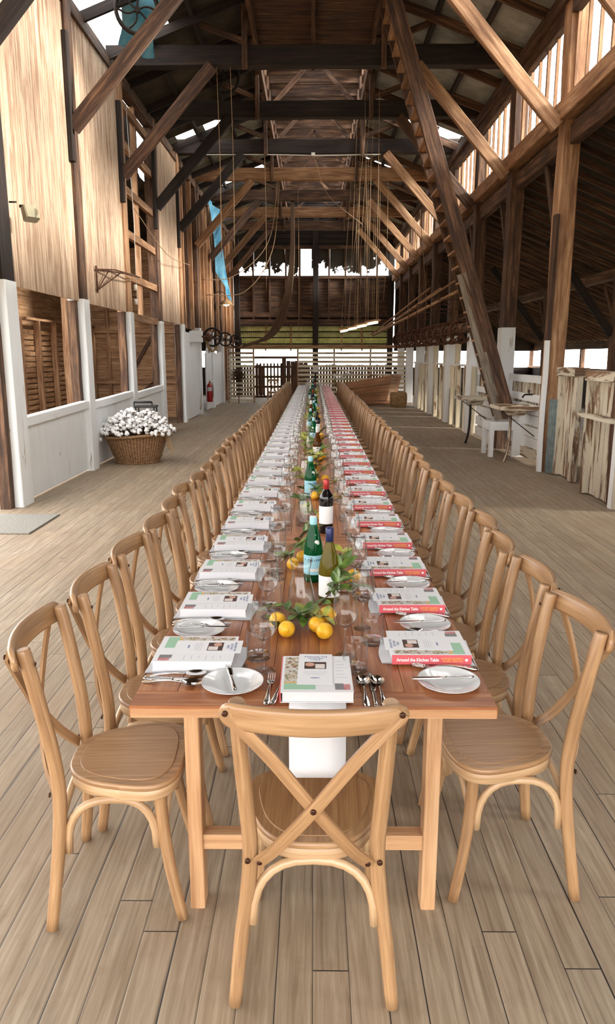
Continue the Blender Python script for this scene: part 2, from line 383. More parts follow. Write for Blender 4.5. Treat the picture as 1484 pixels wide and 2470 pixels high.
def floor_material():
    m, nt, b = new_mat('floor_boards'); N = NT(nt)
    tc = N.n('ShaderNodeTexCoord').outputs['Object']; sp = N.n('ShaderNodeSeparateXYZ'); N.l(tc, sp.inputs[0])
    wob = N.math('MULTIPLY', N.math('SUBTRACT', N.noise(N.vscale(tc, (0, .9, 0)), 1.0, 1), .5), .012)
    px = N.math('DIVIDE', N.math('ADD', sp.outputs[0], wob), .101)
    idx = N.math('FLOOR', px); fr = N.math('FRACT', px)
    wn = N.n('ShaderNodeTexWhiteNoise', noise_dimensions='1D'); N.l(idx, wn.inputs['W']); rnd = wn.outputs['Value']
    wn2 = N.n('ShaderNodeTexWhiteNoise', noise_dimensions='1D'); N.l(N.math('ADD', idx, 91.3), wn2.inputs['W'])
    dist = N.math('MINIMUM', fr, N.math('SUBTRACT', 1.0, fr))
    gapw = N.math('ADD', N.math('MULTIPLY', N.math('POWER', wn2.outputs['Value'], 2.5), .036), .014)
    # each seam's width is shared by chance: some are wide and black, some nearly closed
    gap = N.math('LESS_THAN', fr, gapw)
    soft = N.ramp(dist, [(0.0, (1, 1, 1)), (.05, (0, 0, 0))])
    yo = N.math('ADD', sp.outputs[1], N.math('MULTIPLY', rnd, 4.1)); yy = N.math('FRACT', N.math('DIVIDE', yo, 4.1))
    joint = N.math('LESS_THAN', yy, .0009)
    blk = N.math('FLOOR', N.math('DIVIDE', yo, 4.1))
    wn3 = N.n('ShaderNodeTexWhiteNoise', noise_dimensions='2D'); cb = N.n('ShaderNodeCombineXYZ'); N.l(idx, cb.inputs[0]); N.l(blk, cb.inputs[1]); N.l(cb.outputs[0], wn3.inputs['Vector'])
    tone = wn3.outputs['Value']
    sh = N.n('ShaderNodeVectorMath', operation='ADD'); N.l(tc, sh.inputs[0]); N.l(cb.outputs[0], sh.inputs[1])
    grain = N.noise(N.vscale(sh.outputs[0], (60, 2.6, 1)), 1.0, 4, .65, .5)
    patch = N.noise(tc, 1.1, 4, .6, .3); blot = N.noise(tc, 9.0, 4, .7)
    c = N.ramp(grain, [(.3, srgb(116, 99, 80)), (.55, srgb(147, 131, 110)), (.75, srgb(166, 151, 130))])
    c = N.mix(N.math('MULTIPLY', N.ramp(patch, [(.42, (0, 0, 0)), (.66, (1, 1, 1))]), .5), c, srgb(132, 108, 82))
    c = N.mix(N.math('MULTIPLY', N.ramp(blot, [(.56, (0, 0, 0)), (.72, (1, 1, 1))]), .3), c, srgb(112, 88, 68))
    vor = N.n('ShaderNodeTexVoronoi', feature='F1'); vor.inputs['Scale'].default_value = 2.6; N.l(N.vscale(tc, (1.5, .8, 1)), vor.inputs['Vector'])
    spk = N.ramp(vor.outputs['Distance'], [(.02, (1, 1, 1)), (.045, (0, 0, 0))])
    c = N.mix(N.math('MULTIPLY', spk, .8), c, srgb(70, 46, 32))
    hs = N.n('ShaderNodeHueSaturation'); N.l(c, hs.inputs['Color']); N.l(N.math('ADD', .9, N.math('MULTIPLY', tone, .2)), hs.inputs['Value'])
    # scuffed dirt in the walkway beside the basket
    fineb = N.noise(N.vscale(tc, (9, 22, 1)), 1.0, 4, .75, .8)
    for (sx, sy, rx, ry) in ((-1.95, 10.9, .55, .55), (-1.75, 9.3, .5, .35), (-2.45, 8.9, .35, .3), (3.0, 11.0, .8, 1.6)):
        dx = N.math('DIVIDE', N.math('SUBTRACT', sp.outputs[0], sx), rx); dy = N.math('DIVIDE', N.math('SUBTRACT', sp.outputs[1], sy), ry)
        r2 = N.math('ADD', N.math('MULTIPLY', dx, dx), N.math('MULTIPLY', dy, dy))
        msk = N.math('GREATER_THAN', N.math('SUBTRACT', fineb, N.math('MULTIPLY', r2, .08)), .56)
        c = N.mix(N.math('MULTIPLY', msk, .55), c, srgb(112, 88, 62)); 
    N.l(c, hs.inputs['Color'])
    c = N.mix(N.math('MAXIMUM', N.math('MAXIMUM', gap, joint), N.math('MULTIPLY', soft, .22)), hs.outputs[0], srgb(22, 15, 11))
    N.l(c, b.inputs['Base Color']); b.inputs['Roughness'].default_value = .62
    hgt = N.math('SUBTRACT', N.math('MULTIPLY', grain, .25), N.math('MULTIPLY', soft, 1.0))
    N.bump(hgt, .35, .004, b); return m
M['floor'] = floor_material()

fl = MB(); fl.box((0, 14, -.05), (22, 52, .1), ax=1)
struct(fl.build('floor', M['floor']))
gr = MB(); gr.box((0, 20, -.75), (160, 160, .1)); g_ = gr.build('ground', flat('pale_ground', srgb(170, 160, 130), .95)); struct(g_)

# ---- corrugated sheet helper: ridges run along 'run', spaced along 'side'
def sheet(mb, o, side, run, nrm, pitch=.076, amp=.009, step=4):
    o, side, run, nrm = V(o), V(side), V(run), V(nrm).normalized()
    L = side.length; n = max(4, int(L / pitch * step)); base = len(mb.v)
    for i in range(n + 1):
        p = o + side * (i / n) + nrm * (amp * sin(2*pi*L*i/n/pitch))
        mb.v += [tuple(p), tuple(p + run)]
    for i in range(n):
        a = base + 2*i; mb.face((a, a+2, a+3, a+1), [(0, i/n*L), (0, (i+1)/n*L), (run.length, (i+1)/n*L), (run.length, i/n*L)], True)

# ---- roof
for s, nm in ((-1, 'ceiling_left'), (1, 'ceiling_right')):
    root = struct(empty(nm, (0, 0, 0)))
    e0 = V((s*3.62, 0, ZE)); c0 = V((s*XC, 0, ZC)); slope = c0 - e0
    def strip(y0, y1, a=0.0, b=1.0, mat='tin', name='roof_sheet'):
        mb = MB(); o = e0 + slope*a + V((0, y0, .09)); sheet(mb, o, (0, y1-y0, 0), slope*(b-a), (0, 0, 1), step=4)
        mb.build(name, M[mat], root)
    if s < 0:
        cuts = [(-2, 6.0, 0, 1), (9.0, 10.7, 0, 1), (10.7, 13.3, .5, 1), (13.3, 18.25, 0, 1), (18.25, 18.75, 0, .16), (18.25, 18.75, .36, .42), (18.25, 18.75, .62, .9), (18.75, 23.1, 0, 1), (23.1, 23.9, 0, .2), (23.1, 23.9, .46, .52), (23.1, 23.9, .84, 1), (23.9, 27.6, 0, 1), (27.6, 28.0, .3, .7), (28.0, 32.6, 0, 1)]  # unseen gap over the near bays, added to brighten the left floor
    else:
        cuts = [(-2, 5.8, 0, 1), (10.8, 18.05, 0, 1), (18.05, 18.6, 0, .1), (18.05, 18.6, .3, .38), (18.05, 18.6, .6, .72), (18.6, 22.6, 0, 1), (22.6, 23.0, 0, .5), (23.0, 23.35, .62, 1), (22.6, 23.0, .85, 1), (23.0, 23.35, 0, .14), (23.35, 28.2, 0, 1), (28.2, 28.6, .2, .5), (28.6, 32.6, 0, 1)]  # near opening, out of view, put in for light along the stalls
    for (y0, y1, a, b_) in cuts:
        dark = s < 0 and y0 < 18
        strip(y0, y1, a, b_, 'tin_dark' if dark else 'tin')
    # purlins along the roof, rafters up the slope
    for a in (.06, .36, .66, .95):
        p = e0 + slope*a
        mb = MB(); mb.bar((p.x, -2, p.z + .02), (p.x, 32.5, p.z + .02), .07, .1); mb.build('purlin', M['old_dark'], root)
    y = -1.8
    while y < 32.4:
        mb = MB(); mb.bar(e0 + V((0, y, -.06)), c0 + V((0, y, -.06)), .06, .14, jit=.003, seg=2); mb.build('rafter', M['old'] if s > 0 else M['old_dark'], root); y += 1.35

# ---- lantern over the ridge
lan = struct(empty('ceiling_lantern'))
for s in (-1, 1):
    mb = MB(); mb.bar((s*XC, -2, ZC), (s*XC, 32.5, ZC), .12, .2, jit=.006, seg=8); mb.build('curb_beam', M['old'], lan)
    for z in (7.62, 7.86, 8.1, 8.34):
        if z == 8.1: continue
        mb = MB(); mb.bar((s*1.14, -2, z), (s*1.14, 32.5, z), .02, .2, up=(0, 0, 1)); mb.build('side_board', M['old'], lan)
    mb = MB(); sheet(mb, (s*1.3, -2, 8.5), (0, 17.2, 0), (-s*1.3, 0, .5), (0, 0, 1), step=3); mb.build('lantern_sheet', M['tin_dark'], lan)
    mb = MB(); sheet(mb, (s*1.3, 15.2, 8.5), (0, 17.3, 0), (-s*1.02, 0, .39), (0, 0, 1), step=3); mb.build('lantern_sheet', M['tin_dark'], lan)  # stops short of the ridge: slot added to let daylight onto the floor
for k, y in enumerate([10.2 + .9*i for i in range(25)]):
    mb = MB()
    mb.bar((-XC, y, 8.42), (XC, y, 8.42), .05, .12); mb.bar((-XC, y, 7.5), (-XC, y, 8.45), .07, .07); mb.bar((XC, y, 7.5), (XC, y, 8.45), .07, .07)
    mb.bar((-XC, y, 8.45), (0, y, 8.95), .05, .09); mb.bar((XC, y, 8.45), (0, y, 8.95), .05, .09)
    if y > 15: mb.bar((-XC, y, 8.30), (XC, y, 8.30), .03, .40)  # cross board deepened to hide the added ridge slot, passing light down
    if k % 3 == 0: mb.bar((-.9, y, 7.4), (0, y, 8.3), .05, .09); mb.bar((.9, y, 7.4), (0, y, 8.3), .05, .09)
    mb.build('lantern_frame', M['old'], lan)
# plank loft under the lantern at the near end
mb = MB()
x = -1.15
yy = 10.4
while yy < 15.6:
    mb.bar((-1.2, yy, 7.28), (1.2, yy, 7.28), .145, .03, jit=.003); yy += .15
loft = mb.build('ceiling_loft', M['old']); struct(loft)
for xx in (-1.05, -.02, 1.05):
    mb = MB(); mb.bar((xx, 10.3, 7.2), (xx, 15.65, 7.2), .07, .13); mb.build('joist', M['old'], loft)

# ---- timber frame: posts, tie beams, braces, plates
def timber(name, p0, p1, w_, h_, mat, label, cat, group=None, jit=.008, seg=5, up=(0, 0, 1), bev=.012):
    p0, p1 = V(p0), V(p1); mb = MB(); mb.bar((0, 0, 0), p1 - p0, w_, h_, up=up, jit=jit, seg=seg, bev=bev)
    o = mb.build(name, M[mat]); o.location = p0; tag(o, label, cat, group)
    if name.endswith('beam'): o['kind'] = 'thing'
    return o
for k in range(0, 9):
    y = YK[k]; K = nth(k + 1)
    # left posts, painted white below 2.45 m
    wl = .26 if k else .3
    p = timber('timber_post', (-XW, y, 0), (-XW, y, ZT0), .22, wl, 'old_dark' if k == 0 else 'old' if k % 2 else 'old_light', f'rough timber post with white painted foot, {K} along the boarded wall', 'post', 'posts along the boarded wall', up=(0, 1, 0))
    mb = MB(); mb.bar((.012, -.004, 0), (.012, -.004, 2.45 + random.uniform(-.04, .04)), .235, wl + .02, up=(0, 1, 0), jit=.003, seg=3, bev=.01); ft = mb.build('painted_foot', M['white'], p); ft['label'] = 'white painted lower part'
    if k > 0 or True:
        # right posts
        wr = .28
        p = timber('timber_post', (XW+.08, y-.05, 0), (XW+.08, y-.05, ZT0), .24, wr, 'old_light' if k == 1 else 'old', f'weathered timber post under the bright clerestory, {K} along the stall side', 'post', 'posts along the stall side', up=(0, 1, 0), jit=.012, seg=8)  # second post takes the paler timber to paint in its sunlight
        if k >= 2:
            mb = MB(); mb.bar((-.01, -.01, .95 if k == 2 else .01), (-.01, -.01, 2.18), .25, wr + .03, up=(0, 1, 0), jit=.002, seg=2, bev=.01); q = mb.build('painted_foot', M['white'], p); q['label'] = 'white painted band'
        else:
            mb = MB(); mb.bar((-.145, -.12, 0), (-.145, -.12, 1.9), .05, .1, up=(0, 1, 0), jit=.004, seg=4); q = mb.build('edge_board', M['white'], p); q['label'] = 'white painted edge board'
            mb = MB(); mb.bar((-.13, -.1, 1.9), (-.13, -.1, 3.6), .05, .14, up=(0, 1, 0), jit=.006, seg=4); mb.build('cleat', M['old'], p)
        # knee brace into the sill beam
        timber('knee_brace', (XW+.1, y+.1, 3.05), (XW+.12, y+1.0, 4.5), .07, .11, 'old', f'slim knee brace rising from the {K} stall-side post to the sill beam', 'brace', 'knee braces on the stall side', jit=.004, seg=2)
    # tie beams and their braces
    if k >= 0:
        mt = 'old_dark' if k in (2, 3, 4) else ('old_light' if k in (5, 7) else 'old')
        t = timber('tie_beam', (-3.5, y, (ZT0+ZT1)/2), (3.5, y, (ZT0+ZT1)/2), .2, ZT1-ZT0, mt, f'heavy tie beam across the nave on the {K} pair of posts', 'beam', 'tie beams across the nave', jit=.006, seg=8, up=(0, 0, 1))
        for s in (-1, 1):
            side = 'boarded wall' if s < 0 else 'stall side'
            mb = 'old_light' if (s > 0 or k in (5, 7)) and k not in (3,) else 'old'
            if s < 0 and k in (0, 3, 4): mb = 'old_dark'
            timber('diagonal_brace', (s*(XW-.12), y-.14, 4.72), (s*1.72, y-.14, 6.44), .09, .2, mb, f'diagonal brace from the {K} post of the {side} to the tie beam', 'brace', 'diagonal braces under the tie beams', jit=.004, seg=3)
            # lantern hanger posts on the tie beam and short struts
            timber('hanger_post', (s*XC*1.04, y-.12, ZT0-.05), (s*XC*1.04, y-.12, ZC+.1), .09, .1, 'old', f'short hanger post above the {K} tie beam, {side}', 'post', 'hanger posts on the tie beams', jit=.003, seg=2)
            timber('roof_strut', (s*(XC+.02), y-.12, ZT1+.02), (s*2.15, y-.12, ZT1+.38), .06, .1, 'old', f'sloping roof strut above the {K} tie beam, {side}', 'strut', 'roof struts on the tie beams', jit=.003, seg=2)
# wall plates
for s, nm in ((-1, 'boarded wall'), (1, 'stall side')):
    timber('eave_beam', (s*XW, -2, ZE-.05), (s*XW, 32.5, ZE-.05), .2, .2, 'old', f'long wall plate under the eave of the {nm}', 'beam', jit=.006, seg=14)
timber('sill_beam', (XW, -2, 4.92), (XW, 32.5, 4.92), .22, .24, 'old_light', 'long sill beam along the bottom of the bright clerestory', 'beam', jit=.01, seg=18)
timber('lower_sill_beam', (XW+.12, -2, 4.62), (XW+.12, 32.5, 4.62), .14, .26, 'old', 'darker beam tucked below the clerestory sill beam', 'beam', jit=.012, seg=18)
timber('head_beam', (XW+.02, -2, 6.18), (XW+.02, 32.5, 6.18), .12, .2, 'old', 'head beam along the top of the bright clerestory', 'beam', jit=.006, seg=14)

# ---- clerestory studs (the glazing bars of a long open window)
clr = struct(empty('window_1', (XW+.02, 0, 0)))
y = 6.9
i = 0
while y < 32.4:
    if min(abs(y - q) for q in YK) > .16:
        mb = MB(); mb.bar((.04, y, 5.0), (.04, y, 6.12), .045, .035 if i % 3 else .06, up=(0, 1, 0), jit=.002, seg=2); mb.build('glazing_bar', M['old_light'], clr)
    y += .42; i += 1
M['pane'] = glass('window_pane', (.97, .98, .97), .6)
for k in range(9):
    y0 = YK[k] - (1.2 if k == 0 else 0); mb = MB(); mb.quad([(.08, y0 + .15, 5.02), (.08, YK[k+1] - .15, 5.02), (.08, YK[k+1] - .15, 6.1), (.08, y0 + .15, 6.1)]); mb.build('pane', M['pane'], clr)

# ---- boarded wall on the left
wlft = struct(empty('wall_left', (-XW, 0, 0)))
def ribbed(y0, y1, z0, z1, x=.06, pitch=.075, mat='board'):
    mb = MB(); n = int((y1-y0)/pitch); p = (y1-y0)/n
    for i in range(n):
        a = y0 + i*p; uo = random.uniform(0, 30)
        d = random.uniform(-.002, .002)
        sec = [(x-.014+d, a), (x+d, a+p*.10), (x+d, a+p*.9), (x-.014+d, a+p)]
        for q in range(3):
            (xa, ya), (xb, yb) = sec[q], sec[q+1]
            mb.quad([(xa, ya, z0), (xb, yb, z0), (xb, yb, z1), (xa, ya, z1)], [(0+uo, ya), (0+uo, yb), (z1-z0+uo, yb), (z1-z0+uo, ya)])
        mb.quad([(x-.03, a, z0), (x+d, a, z0), (x+d, a+p, z0), (x-.03, a+p, z0)])
    o = mb.build('board_panel', M[mat], wlft); return o
ZB = 2.45
ribbed(5.6, 8.07, ZB, ZE); ribbed(8.34, 10.78, ZB, ZE); ribbed(11.03, 13.48, ZB, ZE); ribbed(16.43, 18.88, ZB, ZE)
ribbed(19.15, 21.58, 3.1, ZE, x=-.02, mat='lath'); ribbed(21.83, 24.27, 3.4, 5.4, x=-.02, mat='lath'); ribbed(27.2, 32.4, 2.2, ZE, x=-.02, mat='lath')
# backing so that no light leaks through the seams
mb = MB(); mb.bar((-.02, -2, (ZB+ZE)/2+.01), (-.02, 13.48, (ZB+ZE)/2+.01), .03, ZE-ZB-.02); mb.bar((-.02, 16.43, (ZB+ZE)/2), (-.02, 18.88, (ZB+ZE)/2), .03, ZE-ZB-.02); mb.build('backing_board', M['old'], wlft)
# open framed bay
for z in (2.4, 3.1, 3.85, 4.6, 5.35, 6.0):
    mb = MB(); mb.bar((.02, 13.7, z), (.02, 16.2, z), .08, .13, jit=.003, seg=2); mb.build('rail', M['old_light'], wlft)
for y in (14.95,):
    mb = MB(); mb.bar((-.03, y, 2.4), (-.03, y, ZE), .09, .09, up=(0, 1, 0), jit=.003, seg=3); mb.build('stud', M['old_light'], wlft)
for y in (19.6, 20.2, 20.9, 22.3, 23.1, 23.8, 25.0, 25.7, 26.4, 27.8, 28.6, 30.5, 31.2):
    mb = MB(); h0 = 2.4 if y < 27 else 0; mb.bar((.03, y, h0), (.03, y, ZE), .1, .12, up=(0, 1, 0), jit=.005, seg=4); mb.build('stud', M['old_light'] if random.random() < .6 else M['old'], wlft)
mb = MB(); mb.bar((-.02, 24.5, 3.7), (-.02, 32.4, 3.7), .06, .16); mb.build('rail', M['old'], wlft)
# dark jambs and long cleats beside the posts
for k in range(0, 5):
    mb = MB(); mb.bar((-.02, YK[k] - .22, 0.0 if k in (0, 4) else 1.0), (-.02, YK[k] - .22, ZB), .12, .12, up=(0, 1, 0), jit=.006, seg=4); mb.build('jamb', M['old'], wlft)
    mb = MB(); mb.bar((.1, YK[k] - .16, 4.3), (.1, YK[k] - .16, 5.9), .07, .12, up=(0, 1, 0), bev=.01); mb.build('cleat', M['old_dark'], wlft)
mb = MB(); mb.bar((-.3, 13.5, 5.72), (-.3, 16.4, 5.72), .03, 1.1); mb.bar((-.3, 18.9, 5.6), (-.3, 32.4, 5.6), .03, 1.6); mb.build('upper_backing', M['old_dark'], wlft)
# white dado with a cap rail
def dado(y0, y1, z):
    mb = MB(); y = y0
    while y < y1 - .05:
        w_ = min(random.uniform(.2, .34), y1 - y); mb.bar((.03, y + w_/2, 0.02), (.03, y + w_/2, z), .03, w_ - .004, up=(0, 1, 0)); y += w_
    mb.build('dado_panel', M['white'], wlft)
    mb = MB(); mb.bar((.06, y0, z - .05), (.06, y1, z + .0), .09, .12, seg=3, jit=.004, bev=.01); mb.build('dado_cap', M['white'], wlft)
dado(8.33, 10.78, .98); dado(11.03, 13.48, 1.0); dado(13.73, 16.18, 1.0)
# the far, taller white boarding with a doorway gap
mb = MB(); y = 19.2
for (a, b_) in ((19.15, 21.6), (23.0, 27.0)):
    y = a
    while y < b_ - .05:
        w_ = min(random.uniform(.16, .3), b_ - y); mb.bar((.05, y + w_/2, .02), (.05, y + w_/2, 2.3 if a < 20 else random.uniform(1.75, 1.95)), .03, w_ - .006, up=(0, 1, 0)); y += w_
mb.build('tall_dado', M['white'], wlft)
mb = MB(); mb.bar((-.5, 22.0, 1.1), (-.5, 22.9, 1.1), .04, 2.2); mb.build('recess_shade', M['old_dark'], wlft)  # dark board painting in the shade of the doorway gap

# ---- left aisle: partitions of gapped boards, floor runs through
wa = struct(empty('wall_aisle_left', (-6.1, 0, 0)))
mb = MB(); z = .12
while z < 2.3:
    y = 11.0
    while y < 20.6:
        L = random.uniform(.5, 1.2); mb.bar((noise_jit(.012), y, z), (noise_jit(.012), min(y + L, 20.8), z), .025, .085); y += L + .02
    z += .115
mb.build('lath_board', M['lath'], wa)
for y in [11.2 + i*1.0 for i in range(10)]:
    mb = MB(); mb.bar((.09, y, .05), (.09, y, 2.45), .12, .09, up=(0, 1, 0), jit=.004, seg=3); mb.build('stud', M['old_light'], wa)
mb = MB(); mb.bar((.08, 10.8, 2.45), (.08, 20.8, 2.45), .14, .05); mb.build('rail', M['old_light'], wa)
mb = MB(); mb.bar((-.35, 11.5, 1.9), (-.35, 32, 1.9), .03, 3.8); mb.build('outer_board', M['lath'], wa)
wc = struct(empty('wall_cross', (0, 20.3, 0)))
mb = MB(); z = .1
while z < 4.4:
    mb.bar((-6.0, 0, z), (-3.7, 0, z), .03, .17, jit=.003); z += .178
mb.bar((-9.5, .05, 2.2), (-3.5, .05, 2.2), .02, 4.6); mb.build('cross_board', M['lath'], wc)
for xx in (-5.6, -5.0, -4.35, -3.75):
    mb = MB(); mb.bar((xx, -.07, 0), (xx, -.07, 4.3), .1, .08, up=(0, 1, 0), jit=.004, seg=3); mb.build('stud', M['old_light'], wc)
for z in (1.0, 2.35, 3.3):
    mb = MB(); mb.bar((-6, -.08, z), (-3.7, -.08, z), .08, .12); mb.build('rail', M['old_light'], wc)
mb = MB(); mb.bar((-5.5, -.09, .1), (-4.4, -.09, .95), .06, .09); mb.bar((-4.95, -.09, 1.3), (-4.4, -.09, 2.2), .06, .08); mb.build('strut', M['old'], wc)
mb = MB(); sheet(mb, (-9.5, 14.5, 3.3), (0, 18, 0), (6.0, 0, 1.9), (0, 0, 1), step=3); ca = mb.build('ceiling_aisle_left', M['tin_dark']); struct(ca)
for y in [14.6 + 1.0*i for i in range(18)]:
    mb = MB(); mb.bar((-9.5, y, 3.2), (-3.5, y, 5.2), .06, .12); mb.build('rafter', M['old_dark'], ca)
for y in (10.2, 15.2):
    timber('aisle_post', (-5.3, y, 0) if y < 12 else (-5.0, y, 0), (-5.3, y, 3.2) if y < 12 else (-5.0, y, 4.3), .2, .2, 'old_light', 'tall sawn post standing behind the white dado' if y > 12 else 'sawn post in the left aisle beside the first opening', 'post', up=(0, 1, 0))

# ---- right aisle: low dark roof, posts, light band
mb = MB(); sheet(mb, (3.5, -2, 4.82), (0, 35, 0), (6.4, 0, -2.62), (0, 0, 1), step=3); cr = mb.build('ceiling_aisle_right', M['tin_dark']); struct(cr)
y = 4.7
while y < 33:
    mb = MB(); mb.bar((3.55, y, 4.70), (9.8, y, 2.14), .05, .09, jit=.004, seg=3); mb.build('rafter', M['old'], cr); y += .5
for i, y in enumerate((10.6, 15.1, 19.6, 24.1, 28.6)):
    K = nth(i + 1)
    timber('aisle_post', (6.1, y, 0), (6.1, y, 3.25), .2, .22, 'old', f'dark aisle post behind the stalls, {K} down the aisle', 'post', 'aisle posts behind the stalls', up=(0, 1, 0))
    for s in (-1, 1):
        timber('aisle_brace', (6.1, y + s*.1, 2.3), (6.1, y + s*.75, 3.1), .06, .1, 'old', f'knee brace on the {"far" if s > 0 else "near"} face of the {K} aisle post', 'brace', 'aisle post braces')
    timber('aisle_strut', (6.0, y, 2.1), (4.6, y, 3.9), .08, .16, 'old_dark', f'long dark strut from the {K} aisle post up to the low roof', 'strut', 'aisle struts')
timber('aisle_beam', (6.1, 8, 3.3), (6.1, 32, 3.3), .18, .2, 'old', 'long dark beam on the aisle posts', 'beam', seg=12)
wr = struct(empty('wall_right', (9.6, 0, 0)))
mb = MB(); mb.bar((0, -2, .6), (0, 33, .6), .05, 1.2); mb.build('low_boarding', M['old_dark'], wr)
mb = MB(); mb.bar((0, -2, 2.05), (0, 33, 2.05), .08, .26); mb.build('eave_beam', M['old'], wr)
mb = MB(); mb.bar((-.03, -2, 1.22), (-.03, 33, 1.22), .12, .08); mb.build('cap_rail', M['old_light'], wr)
for i in range(9):
    mb = MB(); mb.bar((0, 8 + i*3.1, 0), (0, 8 + i*3.1, 2.0), .14, .14, up=(0, 1, 0)); mb.build('stud', M['old'], wr)

# unseen near wall behind the viewer, added to hold back light; doorway left open
mb = MB(); mb.bar((3.5, -2, 2.3), (9.9, -2, 2.3), .05, 4.6); mb.bar((-3.6, -2, 5.4), (3.6, -2, 5.4), .05, 4.0); struct(mb.build('wall_near', M['board']))
# ---- far wall
wf = struct(empty('wall_far', (0, 32.5, 0)))
def lourow(z0, z1, st, mat, name, th=.03, x0=-3.4, x1=3.4, tilt=.03):
    mb = MB(); z = z0
    while z < z1: mb.bar((x0, noise_jit(.01), z), (x1, noise_jit(.01), z), th, st*.93, jit=.004, seg=6); z += st
    return mb.build(name, M[mat], wf)
lourow(3.55, 4.95, .13, 'old', 'louver_board')
mb = MB(); mb.bar((-3.4, .05, 4.25), (3.4, .05, 4.25), .02, 1.4); mb.bar((-3.4, .05, 7.3), (3.4, .05, 7.3), .02, 2.2); mb.build('backing_board', M['old_dark'], wf)
lourow(6.25, 8.5, .2, 'old_dark', 'gable_board')
for z, h in ((3.42, .2), (3.12, .22), (4.98, .12), (6.2, .14)):
    mb = MB(); mb.bar((-3.4, -.06, z), (3.4, -.06, z), .1, h, jit=.006, seg=6); mb.build('rail', M['old'], wf)
for xx in (-2.6, -1.9, -1.2, -.6, .65, 1.35, 2.0, 2.7):
    mb = MB(); mb.bar((xx, -.05, 3.2), (xx, -.05, 6.2), .08, .07, up=(0, 1, 0), jit=.004, seg=4); mb.build('stud', M['old'], wf)
for xx in (0.08, -3.3, 3.3):
    timber('end_post', (xx, 32.32, 0), (xx, 32.32, 7.5), .24, .2, 'old_dark', {0.08: 'dark central post in the middle of the far wall', -3.3: 'dark corner post where the far wall meets the boarded wall', 3.3: 'dark corner post where the far wall meets the stall side'}[xx], 'post', up=(0, 1, 0))
mb = MB()
for (x0, x1) in ((3.5, 9.8), (-9.8, -3.5)):
    mb.bar((x0, 0, .6), (x1, 0, .6), .04, 1.2); mb.bar((x0, 0, 3.5), (x1, 0, 3.5), .04, 3.2)
mb.build('aisle_end_board', M['old_dark'], wf)
mb = MB(); mb.bar((-3.4, .02, 3.27), (3.4, .02, 3.27), .03, .6); mb.build('backing_board', M['old_dark'], wf)
# broken window band: torn sheets with ragged holes
def ragged():
    m = bpy.data.materials.new('torn_sheet'); m.use_nodes = True; nt = m.node_tree; N = NT(nt); b = nt.nodes['Principled BSDF']; out = nt.nodes['Material Output']
    b.inputs['Base Color'].default_value = (*srgb(60, 54, 44), 1); b.inputs['Roughness'].default_value = .9
    tc = N.n('ShaderNodeTexCoord').outputs['Object']; sp = N.n('ShaderNodeSeparateXYZ'); N.l(tc, sp.inputs[0])
    n1 = N.noise(tc, 3.2, 5, .75); n2 = N.noise(N.vscale(tc, (1.6, 1, .4)), 1.0, 2, .5)
    zf = N.math('MULTIPLY', N.math('SUBTRACT', sp.outputs[2], 5.45), .26)
    f = N.math('SUBTRACT', N.math('ADD', N.math('MULTIPLY', n1, .5), N.math('MULTIPLY', n2, .5)), zf)
    hole = N.math('GREATER_THAN', f, .535)
    tr = N.n('ShaderNodeBsdfTransparent'); mx = N.n('ShaderNodeMixShader'); N.l(hole, mx.inputs[0]); N.l(b.outputs[0], mx.inputs[1]); N.l(tr.outputs[0], mx.inputs[2]); N.l(mx.outputs[0], out.inputs[0])
    return m
M['torn'] = ragged()
for i, (a, b_) in enumerate([(-3.3, -2.64), (-2.56, -1.94), (-1.86, -1.24), (-1.16, -.64), (-.1, .61), (.69, 1.31), (1.39, 1.96), (2.04, 2.66), (2.74, 3.3)]):
    mb = MB(); mb.quad([(a, 0, 5.02), (b_, 0, 5.02), (b_, 0, 6.16), (a, 0, 6.16)]); mb.build('torn_sheet', M['torn'], wf)
# corrugated skirt under the beam, light from outside put into its tin colour
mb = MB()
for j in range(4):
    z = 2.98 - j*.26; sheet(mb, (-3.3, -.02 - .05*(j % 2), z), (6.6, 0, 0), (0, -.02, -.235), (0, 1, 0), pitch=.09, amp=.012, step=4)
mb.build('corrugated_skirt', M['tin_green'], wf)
for j in range(4):
    mb = MB(); mb.bar((-3.3, -.12, 2.98 - j*.26), (3.3, -.12, 2.98 - j*.26), .04, .05); mb.build('batten', M['old_dark'], wf)
for xx in (-2.1, -1.0, 1.2, 2.1):
    mb = MB(); mb.bar((xx, -.14, 1.9), (xx + noise_jit(.08), -.14, 3.0), .06, .05, up=(0, 1, 0)); mb.build('stud', M['old_light'], wf)
mb = MB(); mb.bar((-3.3, 0, 1.62), (3.3, 0, 1.62), .05, .1); mb.build('rail', M['old'], wf)
for (a, b_) in ((-3.3, -2.2), (-.6, 3.3)):
    mb = MB(); x = a
    while x < b_: mb.bar((x, 0, 0), (x, 0, 1.3 + noise_jit(.04)), .11, .03, up=(0, 1, 0)); x += .13
    mb.build('low_paling', M['old'], wf)

